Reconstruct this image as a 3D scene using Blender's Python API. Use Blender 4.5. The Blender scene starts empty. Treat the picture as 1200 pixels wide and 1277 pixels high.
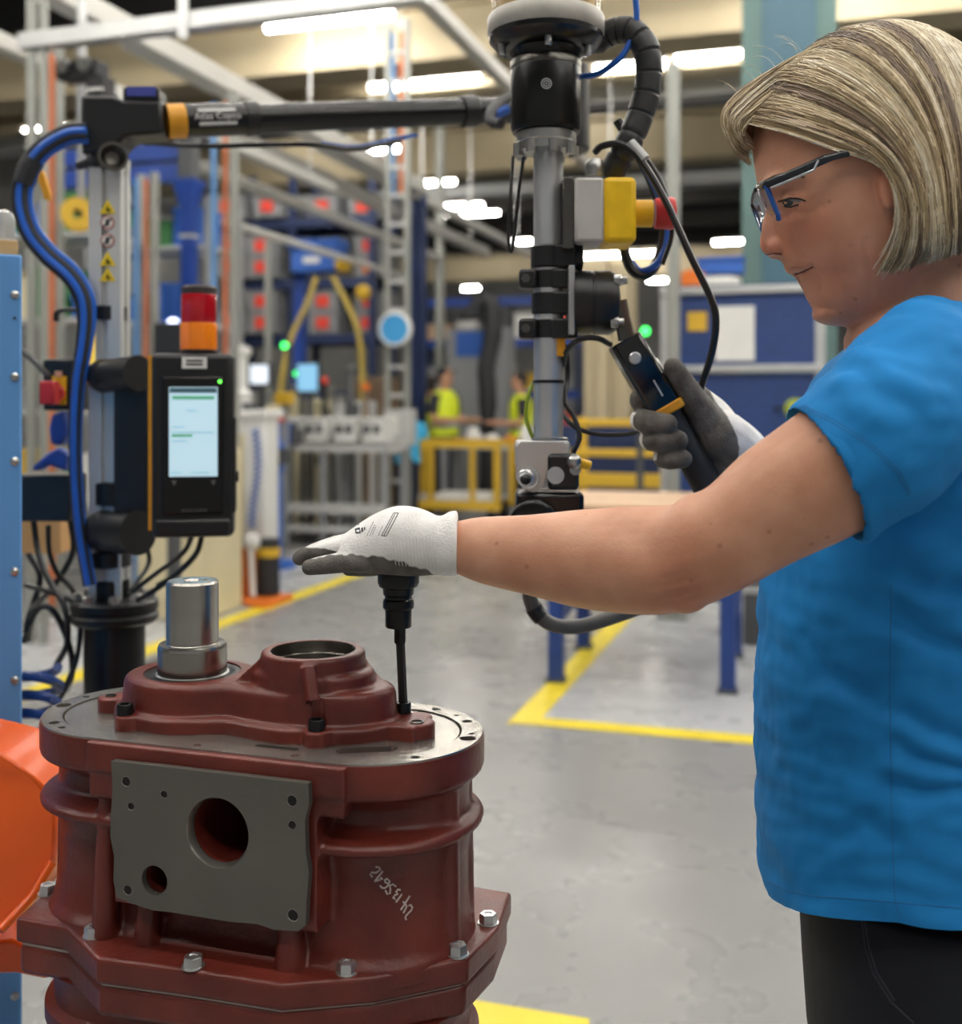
import bpy, bmesh, math, random
import numpy as np
from mathutils import Vector, Matrix, noise
from mathutils.bvhtree import BVHTree
random.seed(7)
S = bpy.context.scene
C = S.collection
# ------------------------------------------------------------------ camera
F, HX, HY, H = 1400.0, 600.0, 505.0, 1.30          # focal length in px (1200 px wide frame), horizon, eye height
cam_d = bpy.data.cameras.new('camera'); cam = bpy.data.objects.new('camera', cam_d); C.objects.link(cam)
cam.location = (0, 0, H); cam.rotation_euler = (math.pi/2, 0, 0)
cam_d.sensor_fit = 'HORIZONTAL'; cam_d.sensor_width = 36; cam_d.lens = F/1200*36
cam_d.shift_y = -(638.5-HY)/1200.0
cam_d.clip_start = 0.05; cam_d.clip_end = 200
cam_d.dof.use_dof = True; cam_d.dof.focus_distance = 1.15; cam_d.dof.aperture_fstop = 4.3
S.camera = cam
S.view_settings.view_transform = 'Standard'; S.view_settings.look = 'None'
S.view_settings.gamma = 1; S.view_settings.use_curve_mapping = False
S.view_settings.exposure = 0.12
S.cycles.use_denoising = True
S.cycles.max_bounces = 8
S.cycles.sample_clamp_indirect = 6
# ------------------------------------------------------------------ world (the rest of the hall)
w = bpy.data.worlds.new('hall'); S.world = w; w.use_nodes = True
w.node_tree.nodes['Background'].inputs[0].default_value = (1.0, 0.98, 0.95, 1)
w.node_tree.nodes['Background'].inputs[1].default_value = 0.25
TUBE_STRENGTH = 62.0
# ------------------------------------------------------------------ helpers
YAW = math.radians(-17.0)                          # the hall is turned 17 degrees to the camera
def P(px, py, d): return Vector(((px-HX)/F*d, d, H-(py-HY)/F*d))
def PZ(px, py, z):
    d = (H-z)*F/(py-HY); return P(px, py, d)
def FL(px, py): return PZ(px, py, 0.0)
def RM(loc, yaw=YAW): return Matrix.Translation(Vector(loc)) @ Matrix.Rotation(yaw, 4, 'Z')
def hexc(h):
    h = h.lstrip('#'); c = [int(h[i:i+2], 16)/255 for i in (0, 2, 4)]
    return tuple([x/12.92 if x <= .04045 else ((x+.055)/1.055)**2.4 for x in c]+[1])
MATS = {}
def mat(name, color, rough=.5, metal=0., var=.0, vscale=8., bump=0., bscale=40., spec=.5, emit=None, estr=0., coat=0., trans=0., sss=0., aniso=None, stretch=None, alpha=1.0):
    if name in MATS: return MATS[name]
    m = bpy.data.materials.new(name); m.use_nodes = True; nt = m.node_tree; b = nt.nodes['Principled BSDF']
    c = hexc(color) if isinstance(color, str) else color
    b.inputs['Base Color'].default_value = c; b.inputs['Roughness'].default_value = rough
    b.inputs['Metallic'].default_value = metal; b.inputs['Specular IOR Level'].default_value = spec
    if coat: b.inputs['Coat Weight'].default_value = coat; b.inputs['Coat Roughness'].default_value = .15
    if trans: b.inputs['Transmission Weight'].default_value = trans
    if alpha < 1: b.inputs['Alpha'].default_value = alpha
    if sss:
        b.inputs['Subsurface Weight'].default_value = sss; b.inputs['Subsurface Radius'].default_value = (.012, .005, .003); b.inputs['Subsurface Scale'].default_value = 1.0
    if emit: b.inputs['Emission Color'].default_value = hexc(emit) if isinstance(emit, str) else emit; b.inputs['Emission Strength'].default_value = estr
    if var or bump:
        tc = nt.nodes.new('ShaderNodeTexCoord'); mp = nt.nodes.new('ShaderNodeMapping'); nt.links.new(tc.outputs['Object'], mp.inputs['Vector'])
        if stretch: mp.inputs['Scale'].default_value = stretch
        if var:
            n = nt.nodes.new('ShaderNodeTexNoise'); n.inputs['Scale'].default_value = vscale; n.inputs['Detail'].default_value = 5
            nt.links.new(mp.outputs['Vector'], n.inputs['Vector'])
            r = nt.nodes.new('ShaderNodeValToRGB'); r.color_ramp.elements[0].position = .3; r.color_ramp.elements[1].position = .7
            r.color_ramp.elements[0].color = tuple([max(0, x*(1-var)) for x in c[:3]]+[1]); r.color_ramp.elements[1].color = tuple([min(1, x*(1+var)) for x in c[:3]]+[1])
            nt.links.new(n.outputs['Fac'], r.inputs['Fac']); nt.links.new(r.outputs['Color'], b.inputs['Base Color'])
        if bump:
            n2 = nt.nodes.new('ShaderNodeTexNoise'); n2.inputs['Scale'].default_value = bscale; n2.inputs['Detail'].default_value = 4
            nt.links.new(mp.outputs['Vector'], n2.inputs['Vector'])
            bp = nt.nodes.new('ShaderNodeBump'); bp.inputs['Strength'].default_value = bump; bp.inputs['Distance'].default_value = .004
            nt.links.new(n2.outputs['Fac'], bp.inputs['Height']); nt.links.new(bp.outputs['Normal'], b.inputs['Normal'])
    MATS[name] = m; return m

ROOT = {}
def tag(o, label=None, cat=None, group=None, kind=None):
    if label: o['label'] = label
    if cat: o['category'] = cat
    if group: o['group'] = group
    if kind: o['kind'] = kind
    return o
def thing(name, label, cat, loc=(0, 0, 0), rz=0., group=None):
    o = bpy.data.objects.new(name, None); C.objects.link(o); o.empty_display_size = .05
    o.location = loc; o.rotation_euler = (0, 0, rz); ROOT[o.name] = RM(loc, rz)
    return tag(o, label, cat, group)
def link_mesh(name, me, material, parent=None, origin=None, world=True):
    """me is in world coordinates; it is moved into the parent's (or its own origin's) frame"""
    o = bpy.data.objects.new(name, me); C.objects.link(o)
    if parent is not None:
        M = ROOT[parent.name]; o.parent = parent; ROOT[o.name] = M
    else:
        M = origin if isinstance(origin, Matrix) else Matrix.Translation(Vector(origin if origin is not None else (0, 0, 0)))
        o.matrix_world = M; ROOT[o.name] = M
    if world: me.transform(M.inverted())
    ms = material if isinstance(material, (list, tuple)) else [material]
    me.materials.clear()
    for m in ms: me.materials.append(m)
    return o
def crom(pts, n=6):
    """Catmull-Rom through tuples of any length"""
    A = [np.array(p, float) for p in pts]; out = []
    A = [2*A[0]-A[1]]+A+[2*A[-1]-A[-2]]
    for i in range(1, len(A)-2):
        p0, p1, p2, p3 = A[i-1:i+3]
        for k in range(n):
            t = k/n
            out.append(.5*((2*p1)+(-p0+p2)*t+(2*p0-5*p1+4*p2-p3)*t*t+(-p0+3*p1-3*p2+p3)*t**3))
    out.append(A[-2]); return out
def sgnpow(x, e): return math.copysign(abs(x)**e, x)
class MB:
    def __init__(s, M=None): s.v = []; s.f = []; s.mi = []; s.M = M; s.cur = 0
    def add(s, vs, fs):
        o = len(s.v)
        s.v += [(s.M @ Vector(v)) if s.M is not None else Vector(v) for v in vs]
        s.f += [tuple(i+o for i in f) for f in fs]; s.mi += [s.cur]*len(fs); return s
    def box(s, c, size, R=None):
        c = Vector(c); hx, hy, hz = [x/2 for x in size]
        vs = [Vector((x*hx, y*hy, z*hz)) for z in (-1, 1) for y in (-1, 1) for x in (-1, 1)]
        if R is not None: vs = [R @ v for v in vs]
        return s.add([c+v for v in vs], [(0, 2, 3, 1), (4, 5, 7, 6), (0, 1, 5, 4), (2, 6, 7, 3), (0, 4, 6, 2), (1, 3, 7, 5)])
    def bar(s, p0, p1, wx, wy, up=(0, 0, 1)):
        p0 = Vector(p0); p1 = Vector(p1); t = (p1-p0).normalized(); up = Vector(up)
        if abs(t.dot(up)) > .98: up = Vector((0, 1, 0))
        a = t.cross(up).normalized(); b = a.cross(t)
        R = Matrix((a, b, t)).transposed()
        return s.box((p0+p1)/2, (wx, wy, (p1-p0).length), R)
    def rings(s, rings, cap=True, closed=False):
        n = len(rings[0]); vs = [v for r in rings for v in r]; fs = []
        m = len(rings)
        for i in range(m if closed else m-1):
            j = (i+1) % m
            for k in range(n):
                k2 = (k+1) % n; fs.append((i*n+k, i*n+k2, j*n+k2, j*n+k))
        if cap and not closed: fs.append(tuple(range(n))[::-1]); fs.append(tuple((m-1)*n+k for k in range(n)))
        return s.add(vs, fs)
    def tube(s, pts, r, n=8, cap=True, flat=1.0, spin=0.):
        pts = [Vector(p) for p in pts]; rs = r if isinstance(r, (list, tuple)) else [r]*len(pts)
        up = None; rings = []
        for i, p in enumerate(pts):
            t = (pts[min(i+1, len(pts)-1)]-pts[max(i-1, 0)]).normalized()
            if up is None:
                up = Vector((0, 0, 1)) if abs(t.z) < .9 else Vector((0, 1, 0))
            a = t.cross(up).normalized(); up = a.cross(t)
            rings.append([p+a*math.cos(q)*rs[i]+up*math.sin(q)*rs[i]*flat for q in [2*math.pi*k/n+spin for k in range(n)]])
        return s.rings(rings, cap)
    def cyl(s, p0, p1, r, r1=None, n=20):
        return s.tube([p0, p1], [r, r if r1 is None else r1], n)
    def lathe(s, prof, c=(0, 0, 0), axis=(0, 0, 1), n=28, closed=False):
        ax = Vector(axis).normalized(); t = Vector((1, 0, 0)) if abs(ax.x) < .9 else Vector((0, 1, 0))
        a = ax.cross(t).normalized(); b = ax.cross(a); c = Vector(c)
        return s.rings([[c+ax*z+(a*math.cos(q)+b*math.sin(q))*max(r, 1e-5) for q in [2*math.pi*k/n for k in range(n)]] for r, z in prof], not closed, closed)
    def prism(s, poly, z0, z1):
        n = len(poly); vs = [(x, y, z0) for x, y in poly]+[(x, y, z1) for x, y in poly]
        fs = [tuple(range(n))[::-1], tuple(range(n, 2*n))]+[(k, (k+1) % n, (k+1) % n+n, k+n) for k in range(n)]
        return s.add(vs, fs)
    def slab(s, poly3, nvec, th):
        n = len(poly3); nv = Vector(nvec).normalized()*th; P0 = [Vector(p) for p in poly3]
        return s.add(P0+[p+nv for p in P0], [tuple(range(n))[::-1], tuple(range(n, 2*n))]+[(k, (k+1) % n, (k+1) % n+n, k+n) for k in range(n)])
    def ball(s, c, r, nu=16, nv=10, R=None):
        rx, ry, rz = (r, r, r) if isinstance(r, (int, float)) else r; c = Vector(c); vs = []; fs = []
        for i in range(nv+1):
            a = math.pi*i/nv
            for k in range(nu):
                q = 2*math.pi*k/nu; v = Vector((rx*math.sin(a)*math.cos(q), ry*math.sin(a)*math.sin(q), rz*math.cos(a)))
                vs.append(c+(R @ v if R is not None else v))
        for i in range(nv):
            for k in range(nu): fs.append((i*nu+k, i*nu+(k+1) % nu, (i+1)*nu+(k+1) % nu, (i+1)*nu+k))
        return s.add(vs, fs)
    def mesh(s, name='m', clean=True):
        me = bpy.data.meshes.new(name); me.from_pydata([tuple(v) for v in s.v], [], s.f)
        if any(s.mi): me.polygons.foreach_set('material_index', s.mi)
        if clean:
            bm = bmesh.new(); bm.from_mesh(me); bmesh.ops.remove_doubles(bm, verts=bm.verts, dist=1e-6)
            bmesh.ops.recalc_face_normals(bm, faces=bm.faces); bm.to_mesh(me); bm.free()
        return me
    def build(s, name, material, parent=None, bevel=0, seg=2, smooth=35, origin=None, label=None):
        mi = [0]*0
        me = s.mesh(name)
        if any(s.mi) and len(me.polygons) == len(s.mi): me.polygons.foreach_set('material_index', s.mi)
        o = link_mesh(name, me, material, parent, origin)
        if any(s.mi) and len(me.polygons) == len(s.mi): me.polygons.foreach_set('material_index', s.mi)
        if smooth:
            me.polygons.foreach_set('use_smooth', [True]*len(me.polygons)); me.set_sharp_from_angle(angle=math.radians(smooth))
        if bevel:
            b = o.modifiers.new('bevel', 'BEVEL'); b.width = bevel; b.segments = seg; b.limit_method = 'ANGLE'; b.angle_limit = math.radians(40)
        if label: o['label'] = label
        return o
def bake(me, mods):
    """apply (type, {props}) modifiers to a mesh and return the baked mesh"""
    o = bpy.data.objects.new('tmp', me); C.objects.link(o)
    for ty, pr in mods:
        m = o.modifiers.new(ty, ty)
        for k, v in pr.items(): setattr(m, k, v)
    bpy.context.view_layer.update()
    out = bpy.data.meshes.new_from_object(o.evaluated_get(bpy.context.evaluated_depsgraph_get()))
    bpy.data.objects.remove(o); return out
def remesh(mb, vox, smooth=4, cuts=None, fac=.5):
    mods = [('REMESH', dict(mode='VOXEL', voxel_size=vox, use_smooth_shade=True))]
    if smooth: mods.append(('SMOOTH', dict(factor=fac, iterations=smooth)))
    tmp = []
    for c in cuts or []:
        co = bpy.data.objects.new('cut', c.mesh()); C.objects.link(co); tmp.append(co)
        mods.append(('BOOLEAN', dict(operation='DIFFERENCE', object=co, solver='EXACT')))
    me = bake(mb.mesh('r'), mods)
    for co in tmp: bpy.data.objects.remove(co)
    me.polygons.foreach_set('use_smooth', [True]*len(me.polygons))
    return me
def plate_mesh(outer, holes, z0, z1, M):
    """flat plate with through holes (2D filled curve), lying in the local xy plane of M"""
    cu = bpy.data.curves.new('pl', 'CURVE'); cu.dimensions = '2D'; cu.fill_mode = 'BOTH'; cu.extrude = (z1-z0)/2
    for poly in [outer]+holes:
        sp = cu.splines.new('POLY'); sp.points.add(len(poly)-1)
        for p, q in zip(sp.points, poly): p.co = (q[0], q[1], 0, 1)
        sp.use_cyclic_u = True
    o = bpy.data.objects.new('pl', cu); C.objects.link(o); bpy.context.view_layer.update()
    me = bpy.data.meshes.new_from_object(o.evaluated_get(bpy.context.evaluated_depsgraph_get()))
    bpy.data.objects.remove(o)
    bm = bmesh.new(); bm.from_mesh(me); bmesh.ops.remove_doubles(bm, verts=bm.verts, dist=1e-6); bm.to_mesh(me); bm.free()
    me.transform(M @ Matrix.Translation((0, 0, (z0+z1)/2)))
    me.polygons.foreach_set('use_smooth', [True]*len(me.polygons)); me.set_sharp_from_angle(angle=math.radians(35))
    return me
def text_mesh(txt, size, depth=.0004):
    cu = bpy.data.curves.new('tx', 'FONT'); cu.body = txt; cu.size = size; cu.extrude = depth; cu.align_x = 'CENTER'; cu.align_y = 'CENTER'; cu.resolution_u = 3
    o = bpy.data.objects.new('tx', cu); C.objects.link(o); bpy.context.view_layer.update()
    me = bpy.data.meshes.new_from_object(o.evaluated_get(bpy.context.evaluated_depsgraph_get())); bpy.data.objects.remove(o); return me
def circle(cx, cy, r, n=24): return [(cx+r*math.cos(2*math.pi*k/n), cy+r*math.sin(2*math.pi*k/n)) for k in range(n)]
EYE = Vector((0, 0, H))
def hit(bvh, px, py, off=.0004):
    d = P(px, py, 1.0)-EYE; d.normalize(); loc, nor, i, dist = bvh.ray_cast(EYE, d)
    if loc is None: return None
    if nor.dot(d) > 0: nor = -nor
    return loc+nor*off
def bvh_of(me, M=None):
    vs = [(M @ v.co) if M is not None else v.co.copy() for v in me.vertices]
    return BVHTree.FromPolygons(vs, [tuple(p.vertices) for p in me.polygons])
def strokes(lines, bvh, r, off=.0003, n=5, flat=1.0):
    """writing/seams: polylines traced on a surface, laid on it as thin raised beads"""
    m = MB()
    for ln in lines:
        pts = []
        for i in range(len(ln)-1):
            (x0, y0), (x1, y1) = ln[i], ln[i+1]; k = max(1, int(math.hypot(x1-x0, y1-y0)/3))
            for q in range(k): pts.append((x0+(x1-x0)*q/k, y0+(y1-y0)*q/k))
        pts.append(ln[-1])
        h = [hit(bvh, x, y, off) for x, y in pts]; h = [p for p in h if p is not None]
        if len(h) > 1: m.tube(h, r, n)
    return m
def patch(polys, bvh, off=.0006, step=3):
    """flat print/stickers: small polygons (px) subdivided and laid on a surface"""
    m = MB()
    for poly in polys:
        h = [hit(bvh, x, y, off) for x, y in poly]
        if any(p is None for p in h): continue
        m.add(h, [tuple(range(len(h)))])
    return m
def dup(root, loc, rz=0, label=None, group=None):
    r = root.copy(); C.objects.link(r); r.location = loc; r.rotation_euler = (0, 0, rz); ROOT[r.name] = RM(loc, rz)
    if label: r['label'] = label
    if group: r['group'] = group
    for ch in list(root.children):
        c = ch.copy(); C.objects.link(c); c.parent = r
        for g in list(ch.children):
            d = g.copy(); C.objects.link(d); d.parent = c
    return r
# ------------------------------------------------------------------ shared materials
steel = mat('steel', '#b9bab8', .28, 1., var=.08, vscale=30)
steel_d = mat('steel_dark', '#6a6863', .32, 1., var=.15, vscale=20)
alu = mat('aluminium', '#c6c8c7', .36, .65, var=.05, vscale=10)
alu_matt = mat('aluminium_matt', '#a8aaa9', .5, .5, var=.06, vscale=6)
alu_bg = mat('aluminium_far', '#93958f', .5, .3, var=.06, vscale=6)
zinc = mat('zinc', '#d5d6d6', .3, .9, var=.12, vscale=60)
black = mat('black_plastic', '#17181a', .38, var=.2, vscale=20)
black_g = mat('black_gloss', '#0a0a0b', .27, var=.2, vscale=14)
black_m = mat('black_metal', '#121213', .33, .2, var=.25, vscale=14)
rubber = mat('rubber', '#26272a', .6, var=.15, vscale=20)
yellow = mat('yellow_plastic', '#e8b512', .42, var=.08, vscale=12)
amber_y = mat('amber_ring', '#dc9a1c', .45, var=.1, vscale=30)
red_p = mat('red_plastic', '#c22a2c', .38, var=.1, vscale=30)
grey_p = mat('grey_plastic', '#b3b4b3', .5, var=.06, vscale=12)
white_p = mat('white_plastic', '#e6e6e2', .5, var=.04, vscale=10)
blue_steel = mat('blue_steel', '#1d3f8f', .42, var=.12, vscale=4)
navy = mat('navy_steel', '#16284f', .5, var=.15, vscale=4)
blue_hose = mat('blue_hose', '#1f5fc0', .35, var=.1, vscale=12)
cream = mat('cream_paint', '#ada083', .6, var=.06, vscale=1.5)
glow = lambda n, c, s: mat(n, c, .5, emit=c, estr=s)
# ------------------------------------------------------------------ the hall
def floor_mat(name, c, seed):
    m = bpy.data.materials.new(name); m.use_nodes = True; nt = m.node_tree; b = nt.nodes['Principled BSDF']; MATS[name] = m
    tc = nt.nodes.new('ShaderNodeTexCoord')
    n = nt.nodes.new('ShaderNodeTexNoise'); n.inputs['Scale'].default_value = 1.3; n.inputs['Detail'].default_value = 8; n.inputs['Roughness'].default_value = .65
    nt.links.new(tc.outputs['Object'], n.inputs['Vector'])
    r = nt.nodes.new('ShaderNodeValToRGB'); cc = hexc(c)
    r.color_ramp.elements[0].position = .3; r.color_ramp.elements[1].position = .72
    r.color_ramp.elements[0].color = tuple(x*.91 for x in cc[:3])+(1,); r.color_ramp.elements[1].color = tuple(min(1, x*1.06) for x in cc[:3])+(1,)
    nt.links.new(n.outputs['Fac'], r.inputs['Fac']); nt.links.new(r.outputs['Color'], b.inputs['Base Color'])
    n2 = nt.nodes.new('ShaderNodeTexNoise'); n2.inputs['Scale'].default_value = 3.5; n2.inputs['Detail'].default_value = 6; nt.links.new(tc.outputs['Object'], n2.inputs['Vector'])
    mr = nt.nodes.new('ShaderNodeMapRange'); mr.inputs['To Min'].default_value = .22; mr.inputs['To Max'].default_value = .34
    nt.links.new(n2.outputs['Fac'], mr.inputs['Value']); nt.links.new(mr.outputs['Result'], b.inputs['Roughness'])
    return m
fl_grey = floor_mat('floor_epoxy', '#888887', 1); fl_light = floor_mat('floor_epoxy_light', '#b2b4b6', 2)
def struct(o): o['kind'] = 'structure'; return o
m = MB(); m.box((0, 20, -.05), (70, 76, .1)); struct(m.build('floor', fl_grey, origin=(0, 20, 0)))
yl = mat('yellow_floor_paint', '#e2cc2c', .4, var=.1, vscale=5)
def strip(name, pts, material, h=.003):
    m = MB(); m.prism([(p.x, p.y) for p in pts], -.002, h); return struct(m.build(name, material, origin=(pts[0].x, pts[0].y, 0), smooth=0))
A = Vector((math.sin(-YAW), math.cos(YAW), 0)); B = Vector((math.cos(YAW), math.sin(YAW), 0))
c0 = FL(637, 902)
strip('floor_zone', [c0, c0+B*6, c0+B*6+A*9, c0+A*9], fl_light, .0015)
strip('trim_1', [FL(632, 903), FL(672, 901), FL(672, 901)+A*7.5, FL(632, 903)+A*7.5], yl)
strip('trim_2', [c0, c0+B*5, c0+B*5+A*.11, c0+A*.11], yl, .0032)
l0 = FL(182, 806)
strip('trim_3', [l0-A*3, l0+B*.13-A*3, l0+B*.13+A*6, l0+A*6], yl)
strip('floor_zone', [l0-A*3, l0+A*12, l0+A*12-B*1.0, l0-A*3-B*1.0], fl_light, .0012)
y0 = FL(600, 1250)
strip('trim_4', [y0-B*.4, y0+B*.24, y0+B*.3-A*.5, y0-B*.4-A*.5], yl)
# roof, walls
roof_m = mat('roof_dark', '#151618', .9, var=.2, vscale=.5)
m = MB(); m.box((0, 20, 8.6), (70, 76, .2)); struct(m.build('ceiling', roof_m, origin=(0, 20, 8.5)))
wall_m = mat('hall_wall', '#8f8f8c', .8, var=.15, vscale=.6)
for nm, ctr, L in (('wall_back', A*50, 80), ):
    m = MB(RM(ctr)); m.box((0, 0, 4.25), (L, .2, 8.5)); struct(m.build(nm, wall_m, origin=ctr))
m = MB(RM(A*20-B*17)); m.box((0, 0, 4.25), (.2, 66, 8.5)); struct(m.build('wall_left', wall_m, origin=A*20-B*17))
m = MB(RM(A*22+B*24)); m.box((0, 0, 4.25), (.2, 60, 8.5)); struct(m.build('wall_right', wall_m, origin=A*22+B*24))
# cream roof girders running across the hall
k = 5
for px, py, d, hh in ((300, 108, 18.0, .72), (560, 192, 23.0, .80), (600, 335, 38.0, .7), (860, 18, 13.4, .6)):
    c = P(px, py, d); m = MB(RM(c)); m.box((0, 0, 0), (52, .45, hh)); m.box((0, 0, hh/2+.03), (52, .7, .06)); m.box((0, 0, -hh/2-.03), (52, .7, .06))
    struct(m.build('trim_%d' % k, cream, origin=RM(c))); k += 1
for px, py, d in ((600, 240, 22.6), (300, 160, 17.4)):   # light grey cable trays below two girders
    c = P(px, py, d); m = MB(RM(c)); m.box((0, 0, 0), (40, .5, .22)); struct(m.build('trim_%d' % k, alu_matt, origin=RM(c))); k += 1
roof_rib = mat('roof_rib', '#26241f', .8, var=.2, vscale=1)
for i in range(9):
    c = A*(8+i*4.6)+Vector((0, 0, 7.9)); m = MB(RM(c)); m.box((0, 0, 0), (52, .25, .5)); struct(m.build('trim_%d' % k, roof_rib, origin=RM(c))); k += 1
# columns of the hall
for px, d, wx, colr, lab in ((758, 11.6, .46, cream, None), (520, 14.0, .24, navy, None), (772, 19, .6, cream, None)):
    c = P(px, 505, d); c.z = 0; m = MB(RM(c)); hc = {520: 3.95, 758: 2.75, 772: 3.6}[px]; m.box((0, 0, hc/2), (wx, wx*.4, hc)); m.box((0, -wx*.35, hc/2), (wx*.2, wx*.5, hc)) ; struct(m.build('trim_%d' % k, colr, origin=RM(c))); k += 1
teal = mat('teal_paint', '#2f5363', .55, var=.1, vscale=2); teal2 = mat('teal_grey_paint', '#4a6562', .6, var=.1, vscale=2)
c = P(985, 505, 9.2); c.z = 0
m = MB(RM(c)); m.box((0, 0, 4), (.42, .4, 8)); m.cur = 1; m.box((.29, -.02, 4), (.16, .3, 8)); m.box((-.29, -.02, 4), (.16, .3, 8)); struct(m.build('trim_%d' % k, [teal, teal2], origin=RM(c))); k += 1
# ------------------------------------------------------------------ fluorescent luminaires
roof_rib = MATS['roof_rib']
tube_m = mat('tube_glow', '#fff6e4', .5, emit='#fffaf2', estr=TUBE_STRENGTH); lum_m = mat('luminaire_housing', '#c9c9c4', .5)
def luminaire(c, L, label, group):
    t = thing('tube_light', label, 'light', c, YAW, group)
    m = MB(RM(c)); m.box((0, 0, .08), (L, .16, .06)); m.build('housing', lum_m, t)
    m = MB(RM(c)); m.cyl((-L/2+.03, 0, .01), (L/2-.03, 0, .01), .045, n=10); m.build('tube', tube_m, t)
    m = MB(RM(c)); m.cyl((0, 0, .1), (0, 0, 8.52-c.z), .006, n=6); m.build('hanger', roof_rib, t)
    return t
ZL = 6.0
VIS = [(322, 497, 28, 'long bright tube light at the top left above the aluminium gantry'), (455, 603, 105, 'tube light just above the horizontal black arm'),
 (740, 832, 84, 'tube light beside the corrugated black hose'), (842, 925, 72, 'tube light left of the teal pillar'), (258, 312, 71, 'short tube light over the black arm head'),
 (208, 235, 77, 'very short tube light end left of the arm head'), (22, 104, 158, 'tube light crossing the posts left of the blue hoses'), (170, 229, 281, 'low tube light right of the warning stickers'),
 (440, 503, 188, 'tube light under the middle of the black arm'), (492, 570, 229, 'tube light row above the navy column'), (548, 582, 258, 'short tube light right of the navy column'),
 (588, 602, 257, 'tiny round light in the dark roof middle'), (625, 664, 302, 'far tube light left of the steel tool tube'), (576, 598, 360, 'far tube light above the grey machine'),
 (890, 935, 302, 'tube light beside the woman\'s nose'), (0, 34, 292, 'tube light behind the clear beacon on the blue cabinet'), (808, 842, 350, 'short far light below the emergency stop button'),
 (580, 690, 345, 'dim far light row above the grey machine'), (720, 820, 318, 'far tube light below the yellow box')]
for x0, x1, y, lab in VIS:
    y_ = y; d = (ZL-H)*F/(HY-y_); c = P((x0+x1)/2, y_, d)
    if d > 44: c = P((x0+x1)/2, y_, 40); d = 40
    luminaire(c, max(.3, (x1-x0)/F*d/math.cos(YAW)*.96), lab, 'fluorescent lights in view')
for i in range(8):
    for j in range(7):
        c = A*(-2.4+i*2.1)+B*(-7.5+j*2.5)+Vector((0, 0, ZL))
        if HY-(ZL-H)*F/max(c.y, .1) > -25 and c.y > 0: continue
        luminaire(c, 1.6, 'tube light of the regular rows overhead, above the picture', 'overhead light rows')
# ------------------------------------------------------------------ gearbox
GYAW = math.radians(-17.7); G = Vector((-.2415, 1.215, .40)); GM = RM((G.x, G.y, 0), GYAW); GI = GM.inverted()
def redmat():
    m = bpy.data.materials.new('red_primer'); m.use_nodes = True; nt = m.node_tree; b = nt.nodes['Principled BSDF']
    tc = nt.nodes.new('ShaderNodeTexCoord')
    n = nt.nodes.new('ShaderNodeTexNoise'); n.inputs['Scale'].default_value = 14; n.inputs['Detail'].default_value = 7; nt.links.new(tc.outputs['Object'], n.inputs['Vector'])
    r = nt.nodes.new('ShaderNodeValToRGB'); r.color_ramp.elements[0].position = .28; r.color_ramp.elements[1].position = .75
    r.color_ramp.elements[0].color = hexc('#521e17'); r.color_ramp.elements[1].color = hexc('#763127')
    nt.links.new(n.outputs['Fac'], r.inputs['Fac']); nt.links.new(r.outputs['Color'], b.inputs['Base Color'])
    b.inputs['Roughness'].default_value = .36; b.inputs['Specular IOR Level'].default_value = .5
    n2 = nt.nodes.new('ShaderNodeTexNoise'); n2.inputs['Scale'].default_value = 160; n2.inputs['Detail'].default_value = 5; nt.links.new(tc.outputs['Object'], n2.inputs['Vector'])
    n3 = nt.nodes.new('ShaderNodeTexNoise'); n3.inputs['Scale'].default_value = 22; n3.inputs['Detail'].default_value = 3; nt.links.new(tc.outputs['Object'], n3.inputs['Vector'])
    ad = nt.nodes.new('ShaderNodeMath'); ad.operation = 'MULTIPLY_ADD'; ad.inputs[1].default_value = 2.5
    nt.links.new(n3.outputs['Fac'], ad.inputs[0]); nt.links.new(n2.outputs['Fac'], ad.inputs[2])
    bp = nt.nodes.new('ShaderNodeBump'); bp.inputs['Strength'].default_value = .28; bp.inputs['Distance'].default_value = .002
    nt.links.new(ad.outputs[0], bp.inputs['Height']); nt.links.new(bp.outputs['Normal'], b.inputs['Normal'])
    return m
red = redmat()
machined = mat('machined_iron', '#aeaca6', .27, .85, var=.14, vscale=18, bump=.05, bscale=200)
machined_d = mat('machined_plate', '#6f6d67', .42, .65, var=.10, vscale=7, bump=.05, bscale=260)
ground = mat('ground_steel', '#b5b2ac', .27, 1., var=.05, vscale=4, stretch=(1, 1, 30))
ground_r = mat('turned_steel', '#a29e98', .24, 1., var=.1, vscale=6, stretch=(1, 1, 60))
gear = thing('gearbox', 'dark red cast iron gearbox with machined flange and upright steel shaft', 'gearbox', (G.x, G.y, .40), GYAW)
def stad(hl, r, n=28, sv=1.0, z=0):
    pts = []
    for k in range(n+1):
        a = -math.pi/2+math.pi*k/n; pts.append((hl+r*math.cos(a), sv*r*math.sin(a), z))
    for k in range(n+1):
        a = math.pi/2+math.pi*k/n; pts.append((-hl+r*math.cos(a), sv*r*math.sin(a), z))
    return pts
HL = .138
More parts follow.
